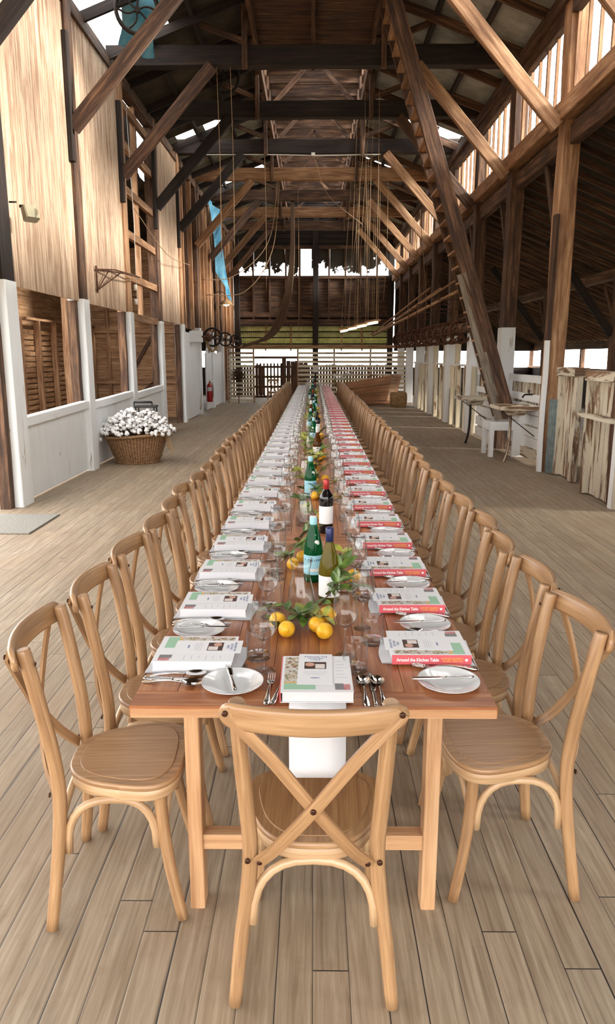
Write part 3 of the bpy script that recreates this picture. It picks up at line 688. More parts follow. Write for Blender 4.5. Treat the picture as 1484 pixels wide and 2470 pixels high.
# ================================================================ THINGS AROUND THE BARN
# big steep stair: two stringers with treads, standing on a white box
st = empty('steep_stair', (0, 12.5, 0)); tag(st, 'steep ladder stair of heavy stringers rising from the white box to the loft', 'stair')
a0, a1 = V((3.33, 0, .66)), V((1.12, 0, 7.3)); dd = (a1-a0).normalized()
for y, nm in ((0, 'near_stringer'), (.62, 'far_stringer')):
    mb = MB(); mb.bar(a0 + V((0, y, 0)), a1 + V((0, y, 0)), .07, .24, up=(1, 0, 0), jit=.004, seg=10, bev=.006); mb.build('stringer', M['old'], st)
for i in range(27):
    p = a0 + dd * (.35 + i*.25); mb = MB(); mb.bar((p.x-.03, .03, p.z), (p.x-.03, .6, p.z), .22, .035); mb.build('tread', M['old_light'], st)
mb = MB(); mb.bar((3.18, -.02, .62), (2.42, -.02, 3.0), .03, .15, up=(1, 0, 0), bev=.004); q = mb.build('side_plank', M['greyplank'], st) if 'greyplank' in M else mb.build('side_plank', M['old_light'], st)
bx = empty('white_box', (3.32, 12.35, 0)); tag(bx, 'chunky white painted box carrying the foot of the steep stair', 'box')
mb = MB(); mb.bar((-.34, .25, .52), (.26, .25, .52), .6, .14, up=(0, 0, 1), jit=.004, bev=.01); mb.build('top', M['white'], bx)
mb = MB(); mb.bar((.05, -.02, .225), (.28, -.02, .225), .06, .45, bev=.005); mb.build('front_board', M['white'], bx)
for x, y in ((-.3, .0), (-.3, .5), (.22, .5)):
    mb = MB(); mb.bar((x, y, 0), (x, y, .45), .07, .1, up=(0, 1, 0)); mb.build('leg', M['white'], bx)

# right side: low white boarding with taps, sinks, stalls
pa = empty('pen_partition', (3.52, 12.1, 0)); tag(pa, 'low white weatherboard partition with two taps between the clerestory posts', 'partition')
for j, z in enumerate((.12, .3, .48, .66, .84)):
    mb = MB(); mb.bar((.03*(j % 2), -1.0, z), (.03*(j % 2), 1.15, z), .03, .16, jit=.004, seg=4); mb.build('rail_board', M['worn'] if j < 1 else M['white'], pa)
mb = MB(); y = -1.0
while y < 1.1: mb.bar((.06, y+.07, .1), (.06, y+.07, 1.3), .02, .14, up=(0, 1, 0)); y += .15
mb.build('back_boards', M['worn'], pa)
for z in (1.02, 1.32):
    mb = MB(); mb.bar((0, -1.0, z), (0, 1.15, z), .05, .12, jit=.004, seg=4); mb.build('rail', M['white'], pa)
pb = empty('pen_partition', (3.52, 14.8, 0)); tag(pb, 'low white weatherboard partition behind the steep stair', 'partition')
for z in (.12, .34, .56, .78):
    mb = MB(); mb.bar((0, -1.1, z), (0, 1.0, z), .03, .18, jit=.004, seg=4); mb.build('rail_board', M['white'], pb)
mb = MB(); y = -1.1
while y < .95: mb.bar((.05, y+.07, .1), (.05, y+.07, 1.35), .02, .14, up=(0, 1, 0)); y += .15
mb.build('back_boards', M['worn'], pb)
for z in (1.0, 1.36):
    mb = MB(); mb.bar((0, -1.1, z), (0, 1.0, z), .05, .11); mb.build('rail', M['white'], pb)
def tap(x, y, z, lab):
    t = empty('garden_tap', (x, y, z)); tag(t, lab, 'tap', 'taps on the white boarding')
    mb = MB(); mb.tube(crom([(.08, .0, 0), (-.02, 0, 0), (-.07, 0, -.005), (-.105, 0, -.05)], 4), .014, n=8); mb.build('spout', M['iron'], t)
    mb = MB(); mb.tube([(0, 0, .01), (0, 0, .06)], .008, n=6); mb.bar((-.03, 0, .062), (.03, 0, .062), .012, .008); mb.build('handle', M['iron'], t)
tap(3.44, 11.75, 1.08, 'dark tap above the closest trough on the white boarding'); tap(3.44, 14.2, 1.1, 'dark tap beside the sloping stair plank')
def trough(x, y, lab, mat):
    t = empty('wash_trough', (x, y, 0)); tag(t, lab, 'trough', 'wash troughs by the white boarding')
    mb = MB(); mb.bar((-.3, 0, .86), (.3, 0, .86), .68, .02)
    for q in (-.34, .34): mb.bar((-.3, q, .885), (.3, q, .885), .03, .05)
    for q in (-.3, .3): mb.bar((q, -.34, .885), (q, .34, .885), .03, .05)
    mb.build('tray', M['worn'], t)
    mb = MB(); mb.lathe([(.06, -.12), (.15, -.1), (.19, -.01)], n=18, c=(.02, 0, .86), cap0=True); mb.build('basin', M['worn'], t)
    mb = MB(); mb.tube(crom([(-.08, -.1, .76), (-.08, -.1, .5), (-.1, -.1, .2), (-.15, -.1, 0.01)], 4), .022, n=8); mb.build('leg', M[mat], t)
    mb = MB(); mb.tube([(-.28, -.25, .85), (.3, -.2, .42)], .008, n=5); mb.build('stay', M['iron'], t)
trough(3.22, 11.75, 'shallow wooden wash tray below the closest tap', 'worn'); trough(3.12, 14.3, 'shallow wooden wash tray on a curved black pipe leg', 'iron')
cs = MB(); sheet(cs, (3.36, 10.46, 0.02), (.17, -.06, 0), (0, 0, 1.06), (0, -1, 0), pitch=.025, amp=.004); cs_ = cs.build('tin_offcut', M['tin_blue']); tag(cs_, 'narrow strip of blue grey corrugated tin leaning at the weathered post foot', 'tin sheet')
# near stalls of worn boards
def stall(y0, y1, x, lab, h=1.42):
    t = empty('worn_stall', (x, 0, 0)); tag(t, lab, 'stall', 'worn stall fronts')
    mb = MB(); y = y0
    while y < y1 - .02:
        w_ = min(random.uniform(.12, .2), y1-y); mb.bar((noise_jit(.01), y+w_/2, .02), (noise_jit(.01), y+w_/2, h-.06), .03, w_-.008, up=(0, 1, 0), jit=.003, seg=3); y += w_
    mb.build('boards', M['worn'], t)
    mb = MB(); mb.bar((-.02, y0-.04, h), (-.02, y1+.04, h), .2, .12, jit=.006, seg=4, bev=.01); mb.build('cap_rail', M['worn'], t)
    for yq in (y0, y1):
        mb = MB(); mb.bar((-.05, yq, .02), (-.05, yq, h-.06), .08, .12, up=(0, 1, 0), jit=.004, seg=4); mb.build('post', M['worn'], t)
stall(9.75, 10.4, 3.55, 'worn stall front with cap rail beside the corrugated tin strip', 1.47)
stall(7.9, 8.95, 3.42, 'worn peeling stall front closest to the edge of the view', 1.45)
mb = MB(); mb.bar((3.3, 7.9, .98), (3.3, 8.95, .98), .16, .04, jit=.004, seg=3); tag(mb.build('stall_shelf', M['worn']), 'narrow worn ledge fixed along the peeling stall front', 'shelf')
mb = MB(); mb.bar((4.3, 7.8, .6), (4.3, 11.2, .6), .04, 1.2); mb.bar((4.28, 7.8, 1.3), (4.28, 11.2, 1.3), .08, .1); tag(mb.build('inner_partition', M['worn']), 'low inner partition seen through the stall gap', 'partition')
# row of catching pen fronts: tall boards and posts
y = 15.95; i = 0
while y < 25.6:
    i += 1; K = nth(i)
    t = empty('catching_pen', (3.5, y, 0)); tag(t, f'narrow whitewashed pen front with tin strip, {K} along the stall side past the stair', 'stall', 'whitewashed pen fronts')
    mb = MB()
    for q in range(3): mb.bar((0, .07 + q*.15, .02), (0, .07 + q*.15, 1.42), .03, .14, up=(0, 1, 0), jit=.003, seg=3)
    mb.build('boards', M['cream'], t)
    mb = MB(); mb.bar((-.05, .0, 0), (-.05, .0, 1.46), .07, .12, up=(0, 1, 0), jit=.004, seg=4); mb.build('post', M['cream'], t)
    if i % 2: mb = MB(); mb.bar((.02, .56, 0), (.02, .56, 1.98), .1, .2, up=(0, 1, 0), jit=.004, seg=4); mb.build('tall_post', M['cream'], t)
    mb = MB(); mb.bar((-.02, 0, 1.47), (-.02, .5, 1.47), .1, .05); mb.build('cap', M['white'], t)
    mb = MB(); sheet(mb, (-.035, .3, .02), (0, .14, 0), (0, 0, .85), (1, 0, 0), pitch=.035, amp=.004); mb.build('tin_strip', M['tin_blue'], t)
    y += .82
# overhead shearing gear: shaft with spoked wheels
def wheel(rad, name='flywheel', spokes=6, mat='rust'):
    r = empty(name)
    mb = MB(); mb.tube([(rad*cos(2*pi*i/28), 0, rad*sin(2*pi*i/28)) for i in range(28)], .022, n=6, closed=True, flat=(1.5, 1.5)); mb.build('rim', M[mat], r)
    mb = MB()
    for i in range(spokes):
        a = 2*pi*i/spokes; pts = crom([(0, 0, 0), (rad*.5*cos(a+.35), 0, rad*.5*sin(a+.35)), (rad*cos(a), 0, rad*sin(a))], 3); mb.tube(pts, .016, n=5)
    mb.build('spokes', M[mat], r)
    mb = MB(); mb.tube([(0, -.06, 0), (0, .06, 0)], .04, n=10); mb.build('hub', M[mat], r)
    return r
wh0 = wheel(.235)
for i in range(11):
    o = wh0 if i == 0 else dup(wh0); o.location = (3.18 - .028*i, 16.2 + i*.88, 2.2); o.rotation_euler = (0, random.uniform(0, 3), 0)
    tag(o, f'rusty spoked drive wheel above the pen fronts, {nth(i+1)} along the shaft', 'wheel', 'rusty drive wheels on the overhead shaft')
mb = MB(); mb.tube([(3.18, 15.8, 2.2), (2.88, 25.6, 2.2)], .024, n=8); tag(mb.build('line_shaft', M['rust']), 'long rusty shaft carrying the row of drive wheels', 'shaft')
timber('shaft_beam', (3.36, 15.6, 2.3), (3.2, 25.8, 2.3), .16, .2, 'old', 'rough beam behind the drive wheels', 'beam', jit=.01, seg=10)
for i, (y0, y1, z0, z1, x0, x1) in enumerate(((16.2, 24.0, 3.1, 2.33, 3.2, 1.9), (17.2, 24.2, 3.35, 2.36, 3.2, 1.95), (18.5, 24.4, 3.3, 2.34, 3.1, 1.92), (19.5, 24.6, 3.4, 2.38, 3.0, 1.9))):
    mb = MB(); mb.tube([(x0, y0, z0), (x1, y1, z1)], .022 if i else .035, n=6); tag(mb.build('lever_pole', M['old_light']), f'long slanting pole over the drive wheels, {nth(i+1)} of the bundle', 'pole', 'slanting poles over the drive wheels')
for i in range(6):
    y = 16.6 + i*1.5
    mb = MB(); mb.tube([(3.3, y, 2.9), (2.5, y+.2, 2.9), (2.5, y+.2, 2.35)], .012, n=5); mb.tube([(3.3, y, 2.7), (2.6, y+.2, 2.7)], .01, n=5); tag(mb.build('iron_bracket', M['rust']), f'thin iron bracket above the drive wheels, {nth(i+1)} from the stair', 'bracket', 'iron brackets above the wheels')
# left shaft gear
wl = wheel(.25, 'belt_pulley', 5, 'iron')
for i, (x, y, z) in enumerate(((-2.95, 21.7, 2.22), (-2.8, 23.6, 2.2), (-2.75, 26.2, 2.2))):
    o = wl if i == 0 else dup(wl); o.location = (x, y, z); o.scale = (1, 1, 1) if i == 0 else (.8, .8, .8); o.rotation_euler = (0, .4*i, 0)
    tag(o, f'dark pulley wheel by the boarded wall, {["closest", "middle", "furthest"][i]} of three', 'wheel', 'pulley wheels by the boarded wall')
mb = MB(); mb.tube([(-3.05, 20.2, 2.2), (-2.72, 26.9, 2.2)], .03, n=8); mb.blob((-3.0, 21.2, 2.2), .12, sq=(1, 1.6, 1)); tag(mb.build('counter_shaft', M['rust']), 'rusty shaft with bearing block along the boarded wall', 'shaft')
mb = MB(); mb.box((-3.2, 20.3, 2.2), (.32, .3, .3), bev=.01); tag(mb.build('junction_box', M['white']), 'pale wooden box on the wall beside the pulley wheels', 'box')
mb = MB(); mb.tube(crom([(-3.1, 21.3, 2.15), (-2.95, 21.6, 1.8), (-2.8, 22, 2.1)], 5), .05, n=6, flat=(1, .2)); tag(mb.build('drive_belt', M['hessian']), 'loose canvas belt sagging below the first pulley wheel', 'belt')
# fire extinguisher
fe = empty('fire_extinguisher', (-3.2, 22.6, .3)); tag(fe, 'red fire extinguisher hanging on the white boarding', 'fire extinguisher')
mb = MB(); mb.lathe([(.0001, 0), (.08, 0), (.09, .02), (.09, .46), (.07, .53), (.03, .56), (.03, .6), (.0001, .6)], n=20); mb.build('cylinder', M['red_paint'], fe)
mb = MB(); mb.tube([(0, 0, .6), (0, 0, .64)], .02, n=8); mb.bar((-.02, 0, .65), (.1, 0, .68), .02, .015); mb.build('handle', M['metal_white'], fe)
mb = MB(); mb.tube(crom([(.02, 0, .62), (.1, -.04, .5), (.11, -.06, .25), (.1, -.06, .12)], 4), .01, n=6); mb.build('hose', M['black_metal'], fe)
mb = MB(); mb.grid(lambda u, v: (.0912*cos(-pi/2+(u-.5)*1.6), .0912*sin(-pi/2+(u-.5)*1.6), .33+.12*v), 8, 1); mb.build('label', M['foil_white'], fe)

# wicker basket of cotton
def wicker_mat():
    m, nt, b = new_mat('wicker'); N = NT(nt); uv = N.n('ShaderNodeUVMap').outputs[0]
    sp = N.n('ShaderNodeSeparateXYZ'); N.l(uv, sp.inputs[0])
    w1 = N.math('SINE', N.math('MULTIPLY', sp.outputs[0], 2*pi*60)); w2 = N.math('SINE', N.math('MULTIPLY', sp.outputs[1], 2*pi*46))
    h = N.math('ADD', N.math('MULTIPLY', w1, .5), N.math('MULTIPLY', w2, .5))
    nz = N.noise(N.vscale(uv, (40, 30, 1)), 1.0, 3)
    c = N.ramp(N.math('ADD', N.math('MULTIPLY', h, .28), nz), [(.25, srgb(96, 62, 38)), (.5, srgb(158, 116, 76)), (.8, srgb(198, 160, 116))])
    N.l(c, b.inputs['Base Color']); b.inputs['Roughness'].default_value = .75; N.bump(h, .8, .01, b); return m
M['wicker'] = wicker_mat()
bk = empty('cotton_basket', (-2.84, 11.65, 0)); tag(bk, 'big wicker basket filled with cotton stems against the white dado', 'basket')
mb = MB()
def bsk(u, v):
    a = 2*pi*u; r = .33 + .17*v**.8; w_ = 1 + .0*v
    return (r*1.0*cos(a), r*.85*sin(a), .005 + .44*v + .035*v*cos(a))
mb.grid(bsk, 60, 14, uvf=lambda a, b_: (a, b_)); mb.grid(lambda u, v: (lambda p: (p[0]*.95, p[1]*.95, p[2]))(bsk(1-u, v)), 60, 6)
mb.prism([(.33*cos(2*pi*i/40), .28*sin(2*pi*i/40)) for i in range(40)], .0, .02); mb.build('basket_body', M['wicker'], bk)
for v_, rr_ in ((1.0, .026), (.02, .018)):
    mb = MB(); mb.tube([bsk(i/48, v_) for i in range(48)], rr_, n=8, closed=True); mb.build('rim', M['wicker'], bk)
cb = empty('cotton_bunch', (-2.84, 11.65, .42)); tag(cb, 'bunch of white cotton bolls on dark stems spilling from the wicker basket', 'cotton plant')
rc = random.Random(11); ms = MB(); mc = MB(); mh = MB()
for i in range(420):
    a = rc.uniform(0, 2*pi); q = sqrt(rc.random()); x = .60*q*cos(a); y = .44*q*sin(a); z = .04 + (1-q*q*.75)*rc.uniform(.12, .42) + (.0 if q < .8 else -.02)
    if i % 3 == 0: ms.tube(crom([(x*.4, y*.4, -.1), (x*.8, y*.8, z*.5), (x, y, z)], 3), [.004]*7, n=4, cap=False)
    r_ = rc.uniform(.026, .042); mc.blob((x, y, z), r_, n=7, m=5, sq=(1, 1, .9), jit=.12)
    for k in range(2):
        b_ = rc.uniform(0, 6.28); mh.blob((x + r_*.8*cos(b_), y + r_*.8*sin(b_), z - r_*.5), r_*.5, n=5, m=3, sq=(1, 1, .5))
for i in range(8):
    mc.blob((-.52 - .03*i % .3, -.25 + .02*i, -.03 - .02*i % .1), .034, n=7, m=5, jit=.1)
ms.build('stems', M['husk'], cb); o = mc.build('bolls', M['cotton'], cb); o['kind'] = 'stuff'; o = mh.build('husks', M['husk'], cb); o['kind'] = 'stuff'
mb = MB(); mb.bar((.5, -.1, .05), (.56, -.16, -.18), .07, .02); mb.bar((.53, -.12, .0), (.6, -.2, -.26), .03, .015); mb.build('dry_leaf', M['rope'], cb)
bs = empty('folding_step', (-2.80, 12.2, 0)); tag(bs, 'black folded metal step stool standing behind the cotton basket', 'stool')
mb = MB(); mb.box((0, 0, .86), (.36, .24, .03), bev=.008); mb.build('step_top', M['black_metal'], bs)
mb = MB(); mb.tube([(-.2, .0, .93), (.1, .0, .93)], .02, n=8); mb.tube([(-.2, 0, .93), (-.2, 0, .86)], .012, n=6); mb.tube([(.1, 0, .93), (.1, 0, .86)], .012, n=6); mb.build('handle', M['black_metal'], bs)
for s in (-1, 1):
    for q in (-1, 1):
        mb = MB(); mb.tube([(s*.15, q*.1, .86), (s*.19, q*.16, 0)], .013, n=6); mb.build('leg', M['black_metal'], bs)
mb = MB(); mb.bar((-.17, -.12, .62), (.17, -.12, .62), .04, .02); mb.build('rung', M['black_metal'], bs)
# doormat
mb = MB(); mb.box((-3.35, 7.2, .008), (1.22, .86, .016), rz=0, bev=.004); tag(mb.build('doormat', M['mat']), 'flat grey doormat on the boards beside the first white-footed post', 'mat')
# wall lamp, floodlight and bracket
fd = empty('floodlight', (-3.12, 8.42, 3.22)); tag(fd, 'small weathered floodlight clamped to the first post of the boarded wall', 'lamp')
mb = MB(); mb.bar((-.09, 0, .06), (.02, -.04, .05), .03, .03); mb.tube([(-.2, -.02, .1), (-.12, -.02, .1)], .01, n=6); mb.build('bracket', M['iron'], fd)
mb = MB(); mb.bar((.0, -.02, .05), (.05, -.06, -.09), .14, .09, bev=.012, taper=1.15); mb.build('housing', M['lampglass'], fd)
mb = MB(); mb.box((.105, -.06, -.03), (.004, .1, .1)); mb.build('lens', M['glass_base'], fd)
wb = empty('iron_wall_bracket', (-3.33, 11.6, 2.95)); tag(wb, 'rusty iron bracket sticking out from the ribbed boards of the second bay', 'bracket')
mb = MB(); mb.tube([(0, 0, .03), (.05, .9, .12), (.16, 2.0, .13)], .012, n=6); mb.tube([(0, 0, .03), (.22, .9, .06), (.2, 2.0, .11)], .012, n=6); mb.build('arm', M['rust'], wb)
mb = MB(); mb.tube([(0, 0, -.28), (.05, .55, .08)], .01, n=6); mb.tube([(0, 0, -.28), (.14, 1.0, .1)], .01, n=6); mb.tube([(0, 0, -.32), (0, 0, .08)], .014, n=6); mb.build('stay', M['rust'], wb)
ll = empty('hanging_lamp', (-2.98, 25.6, 3.4)); tag(ll, 'small lit lamp shade hanging off the far boarded wall', 'lamp')
mb = MB(); mb.lathe([(.24, -.02), (.16, .09), (.05, .15), (.02, .2)], n=20); mb.build('shade', M['hessian'], ll)
mb = MB(); mb.blob((0, 0, 0), .09, sq=(1.2, 1, .6)); mb.build('bulb', M['bulb'], ll)
mb = MB(); mb.tube(crom([(0, 0, .2), (-.1, 0, .4), (-.4, 0, .4)], 4), .012, n=6); mb.build('cord', M['iron'], ll)
# row of tube lights hung over the table
for i in range(4):
    y = 15.6 + i*1.12; x = 1.22 - i*.15; z = 2.36 - i*.015
    t = empty('strip_light', (x, y, z), (0, 0, R(8))); tag(t, f'lit strip light hung over the stall side of the table, {nth(i+1)} in the line', 'light', 'strip lights hung in a line')
    mb = MB(); mb.bar((0, -.5, .03), (0, .5, .03), .13, .035, bev=.006); mb.build('housing', M['old_light'], t)
    mb = MB(); mb.tube([(0, -.46, -.015), (0, .46, -.015)], .018, n=8); mb.build('tube', M['tube'], t)
    for q in (-.42, .42):
        mb = MB(); mb.tube([(0, q, .04), (1.12 - x - .14*q, q, 7.26 - z)], .004, n=4, cap=False); mb.build('cord', M['rope'], t)
# slatted screen across the barn, crate, bale
def screen(x0, x1, lab, top=1.92, step=.155):
    t = empty('slatted_screen', (0, 27.1, 0)); tag(t, lab, 'screen', 'white slatted screens across the far end')
    z = .08; n = 0
    while z < top:
        mb = MB(); mb.bar((x0, -.03, z), (x1, -.03, z), .02, .085, jit=.003, seg=3); mb.build('slat', M['cream'], t); z += step
    n = max(2, int((x1-x0)/1.3) + 1)
    for i in range(n):
        xx = x0 + (x1-x0)*i/(n-1); mb = MB(); mb.bar((xx, .02, 0), (xx, .02, top), .06, .06, up=(0, 1, 0)); mb.build('upright', M['old_light'], t)
screen(-3.12, -2.2, 'narrow white slatted screen between the boarded wall and the far gateway'); screen(-.58, 3.4, 'wide white slatted screen behind the wooden wool crate')
timber('screen_beam', (-3.2, 27.05, 2.0), (3.4, 27.05, 2.02), .1, .1, 'old_light', 'pale rail running over both slatted screens', 'beam')
gt = empty('picket_gate', (-1.45, 30.2, -.1)); tag(gt, 'dark picket gate glowing between its pales beyond the far gateway', 'gate')
for i in range(13):
    mb = MB(); mb.bar((-1.0 + i*.14, 0, .12), (-1.0 + i*.14, 0, 1.5), .07, .025, up=(0, 1, 0)); mb.build('pale', M['old'], gt)
for z in (.15, .55, .95, 1.35):
    mb = MB(); mb.bar((-1.05, .03, z), (.8, .03, z), .03, .09); mb.build('rail', M['old'], gt)
wp = empty('plank_screen', (-.75, 29.2, 0)); tag(wp, 'tall dark plank panel with a notched top leaning beside the far gateway', 'panel')
mb = MB()
for i, h in enumerate((1.62, 1.5, 1.48, 1.5, 1.5, 1.5)): mb.bar((-.42 + i*.17, 0, 0), (-.42 + i*.17, 0, h), .165, .04, up=(0, 1, 0), jit=.003, seg=3)
mb.build('planks', M['old'], wp)
ds = empty('dried_bush', (-2.72, 26.6, 0)); tag(ds, 'dried leafless bush standing in front of the narrow slatted screen', 'dried plant')
rd = random.Random(3); mb = MB(); mb.tube([(0, 0, 0), (.02, 0, .6), (0, 0, 1.0)], [.018, .014, .01], n=6); mb.build('stem', M['twig'], ds)
mb = MB()
for i in range(190):
    a = rd.uniform(0, 6.28); e = rd.uniform(-.3, 1.2); L = rd.uniform(.15, .36); z0 = rd.uniform(.8, 1.15); d = V((cos(a)*cos(e), sin(a)*cos(e)*.7, sin(e)*.8)); p = V((0, 0, z0)); mb.tube([p, p + d*L*.6 + V((0, 0, .03)), p + d*L], [.010, .008, .005], n=4, cap=False)
mb.build('twigs', M['twig'], ds)
cr_ = empty('wool_crate', (1.95, 25.6, 0), (0, 0, R(4))); tag(cr_, 'big tilted wooden crate with slanting planked sides at the end of the table', 'crate')
def quadboard(pts, th, name, mat='crate'):
    a, b_, c_, d_ = [V(p) for p in pts]; n_v = (b_-a).cross(d_-a).normalized()*th; mb = MB()
    L = (b_-a).length; H_ = (d_-a).length; uo = random.uniform(0, 20)
    mb.quad([a, b_, c_, d_], [(uo, 0), (uo+L, 0), (uo+L, H_), (uo, H_)]); mb.quad([d_-n_v, c_-n_v, b_-n_v, a-n_v], [(uo, H_), (uo+L, H_), (uo+L, 0), (uo, 0)])
    for p, q in ((a, b_), (b_, c_), (c_, d_), (d_, a)): mb.quad([p-n_v, q-n_v, q, p], [(0, 0), (L, 0), (L, .02), (0, .02)])
    return mb.build(name, M[mat], cr_)
for i in range(3):
    t0_, t1_ = i/3 + .008, (i+1)/3 - .008
    lo = lambda t: V((-.55 + (-.6)*t, 0, .12 + .62*t)); hi = lambda t: V((.62 + .12*t, 0, .16 + .88*t))
    quadboard([lo(t0_), hi(t0_), hi(t1_), lo(t1_)], .03, 'side_plank')
for zt in (.34, .67):
    a = V((-.55 - .6*zt, -.02, .12 + .62*zt)); b_ = V((.62+.12*zt, -.02, .16+.88*zt)); mb = MB(); mb.bar(a, b_, .05, .02, up=(0, 1, 0)); mb.build('batten', M['old_light'], cr_)
quadboard([(.62, 0, .16), (1.0, .5, .12), (1.2, .5, 1.0), (.74, 0, 1.04)], .03, 'end_board', 'old_light')
quadboard([(-.55, .6, .12), (1.0, .5, .12), (1.2, .5, 1.0), (-1.15, .6, .74)][::-1], .03, 'back_board')
mb = MB(); mb.bar((-.5, .3, .1), (1.0, .3, .1), .6, .06); mb.build('bottom', M['crate'], cr_)
for x in (-.4, .8):
    mb = MB(); mb.bar((x, .3, 0), (x, .3, .08), .4, .12, up=(0, 1, 0)); mb.build('runner', M['old_light'], cr_)
mb = MB(); mb.bar((.3, 25.45, .03), (2.95, 25.7, .05), .14, .05, jit=.004, seg=3); tag(mb.build('loose_plank', M['old_light']), 'loose plank lying on the floor before the wool crate', 'plank')
wf_ = empty('white_flowers', (1.0, 25.9, .78)); tag(wf_, 'spray of pale white blossoms standing in the wool crate', 'flowers')
mb = MB(); mf = MB(); rf = random.Random(9)
for i in range(46):
    x = rf.uniform(-.3, .42); y = rf.uniform(-.12, .12); z = .1 + rf.uniform(0, .2) + max(0, x)*.5; mf.blob((x, y, z), rf.uniform(.022, .036), n=7, m=4, jit=.15)
    if i % 2: mb.tube([(x*.5, y*.5, -.3), (x, y, z)], .004, n=4, cap=False)
mb.build('stems', M['leaf_pale'], wf_); o = mf.build('blossoms', M['cotton'], wf_); o['kind'] = 'stuff'
bl = MB(); 
def balef(u, v):
    a = 2*pi*u; ca, sa = cos(a), sin(a); q = .35; w_ = .27*abs(ca)**q*(1 if ca > 0 else -1); d_ = .22*abs(sa)**q*(1 if sa > 0 else -1)
    k = 1 - .12*(2*v-1)**6
    return (w_*k + .01*sin(7*a+5*v), d_*k, .5*v)
bl.grid(balef, 36, 8); bl.prism([balef(i/36, 1)[:2] for i in range(36)], .47, .5, inset=.01); o = bl.build('wool_bale', M['hessian']); o.location = (2.86, 24.75, 0); tag(o, 'tightly packed brown hessian bale on the floor by the pen fronts', 'bale')
# box on a stand beyond the table end
bo = empty('sign_stand', (.06, 24.6, 0)); tag(bo, 'small white box on a dark stand just beyond the far table end', 'stand')
mb = MB(); mb.tube([(0, 0, 0), (0, 0, 1.15)], .025, n=8); mb.build('pole', M['iron'], bo)
mb = MB(); mb.box((0, 0, 1.24), (.18, .12, .18), bev=.01); mb.build('head', M['metal_white'], bo)
# black bag over a chair
bg_ = MB(); bg_.blob((-.80, 15.35, .52), .17, n=14, m=10, sq=(.5, .9, 1.35), jit=.02); o = bg_.build('black_bag', flat('black_fabric', (.008, .008, .008), .8)); tag(o, 'black bag hanging beside a boarded-wall side chair halfway down the table', 'bag')

# tarps, ropes, wires
def tarp(pts, name, lab, nx=8, nz=14):
    a, b_, c_, d_ = [V(p) for p in pts]; mb = MB(); rt = random.Random(name)
    def f(u, v, o=0): p = (a*(1-u) + b_*u)*(1-v) + (d_*(1-u) + c_*u)*v; return p + V((.05*sin(u*9+v*4) + o, .04*sin(v*11 + u*3), .02*sin(u*14)))
    mb.grid(lambda u, v: f(u, v), nx, nz); mb.grid(lambda u, v: f(1-u, v, .004), nx, nz)
    o = mb.build(name, M['tarp']); tag(o, lab, 'tarp', 'blue tarpaulins on the boarded wall'); return o
tarp([(-2.75, 11.4, 6.85), (-2.3, 12.5, 7.0), (-2.6, 12.9, 6.35), (-2.95, 12.3, 6.3)], 'blue_tarpaulin', 'blue tarpaulin sagging from the roof gap over the boarded wall')
tarp([(-3.25, 23.6, 6.35), (-3.0, 24.4, 6.2), (-2.86, 26.0, 3.5), (-3.2, 25.0, 4.4)], 'blue_tarpaulin', 'torn blue tarpaulin hanging down the far boarded wall')
def rope(pts, r_, name, lab, group=None, mat='rope'):
    mb = MB(); mb.tube(crom(pts, 6), r_, n=5); tag(mb.build(name, M[mat]), lab, 'rope', group)
for i in range(11):
    x = 1.2 + .12*(i % 6) + .05*(i // 6); y = 18.98 if i % 2 else 21.68; rope([(x, y, 6.5), (x + .01, y, 4.2), (x + noise_jit(.05), y, 2.45 + .3*(i % 3))], .006, 'hanging_rope', 'thin pale cord hanging straight down over the stall side of the table', 'thin hanging cords')
for i, (x, y, z1) in enumerate(((-1.65, 13.55, 3.4), (-1.42, 13.55, 3.5), (-1.2, 18.98, 3.3), (-.45, 21.7, 2.2))):
    rope([(x, y, 6.5), (x + .02, y, (6.6+z1)/2), (x + .01, y, z1)], .006, 'hanging_rope', ['cord hanging from the tie beam nearest the boarded wall', 'cord hanging just beside the cord closest to the boarded wall', 'weighted cord hanging halfway down the nave', 'long thin cord hanging over the table runner far down'][i])
mb = MB()
for k in range(5):
    path = crom([(-.7 + k*.015, 24.4, 6.5), (-.75 + .03*k, 24.0, 4.6), (-1.0 + .05*k, 24, 3.3), (-1.5 + .06*k, 24, 2.35), (-2.3, 24.0, 2.0 - .01*k)], 6); mb.tube(path, .028, n=5)
o = mb.build('hanging_canvas', M['sack']); tag(o, 'long bundle of brown canvas swagged from roof to boarded wall', 'canvas')
rope([(-1.0, 21.7, 6.5), (-1.3, 21.6, 4.8), (-2.3, 21.6, 3.9), (-3.2, 21.5, 3.8)], .012, 'swag_rope', 'upper pale rope swagging from the tie beam to the boarded wall')
rope([(-.95, 21.7, 6.5), (-1.2, 21.8, 4.6), (-2.0, 21.8, 3.5), (-3.1, 21.7, 3.4)], .012, 'swag_rope', 'lower pale rope swagging from the tie beam to the boarded wall')
rope([(-3.2, 13.7, 4.25), (-3.05, 15.8, 3.75), (-3.1, 19, 3.9)], .008, 'slack_cable', 'slack brown cable looping along the boarded wall')
rope([(-2.6, 18.87, 6.42), (-1.25, 18.87, 6.42), (.1, 18.87, 6.4), (1.6, 18.87, 6.42)], .012, 'conduit', 'thin pale conduit strung across under the fifth tie beam', mat='metal_white')
rope([(.0, 18.87, 6.38), (.35, 19.3, 5.6), (1.3, 20.5, 5.1)], .006, 'slack_cable', 'slack cable falling from the conduit towards the stall side')
mb = MB(); mb.box((-.02, 18.85, 6.42), (.09, .06, .07)); tag(mb.build('conduit_box', M['metal_white']), 'little white junction box in the middle of the conduit', 'box')
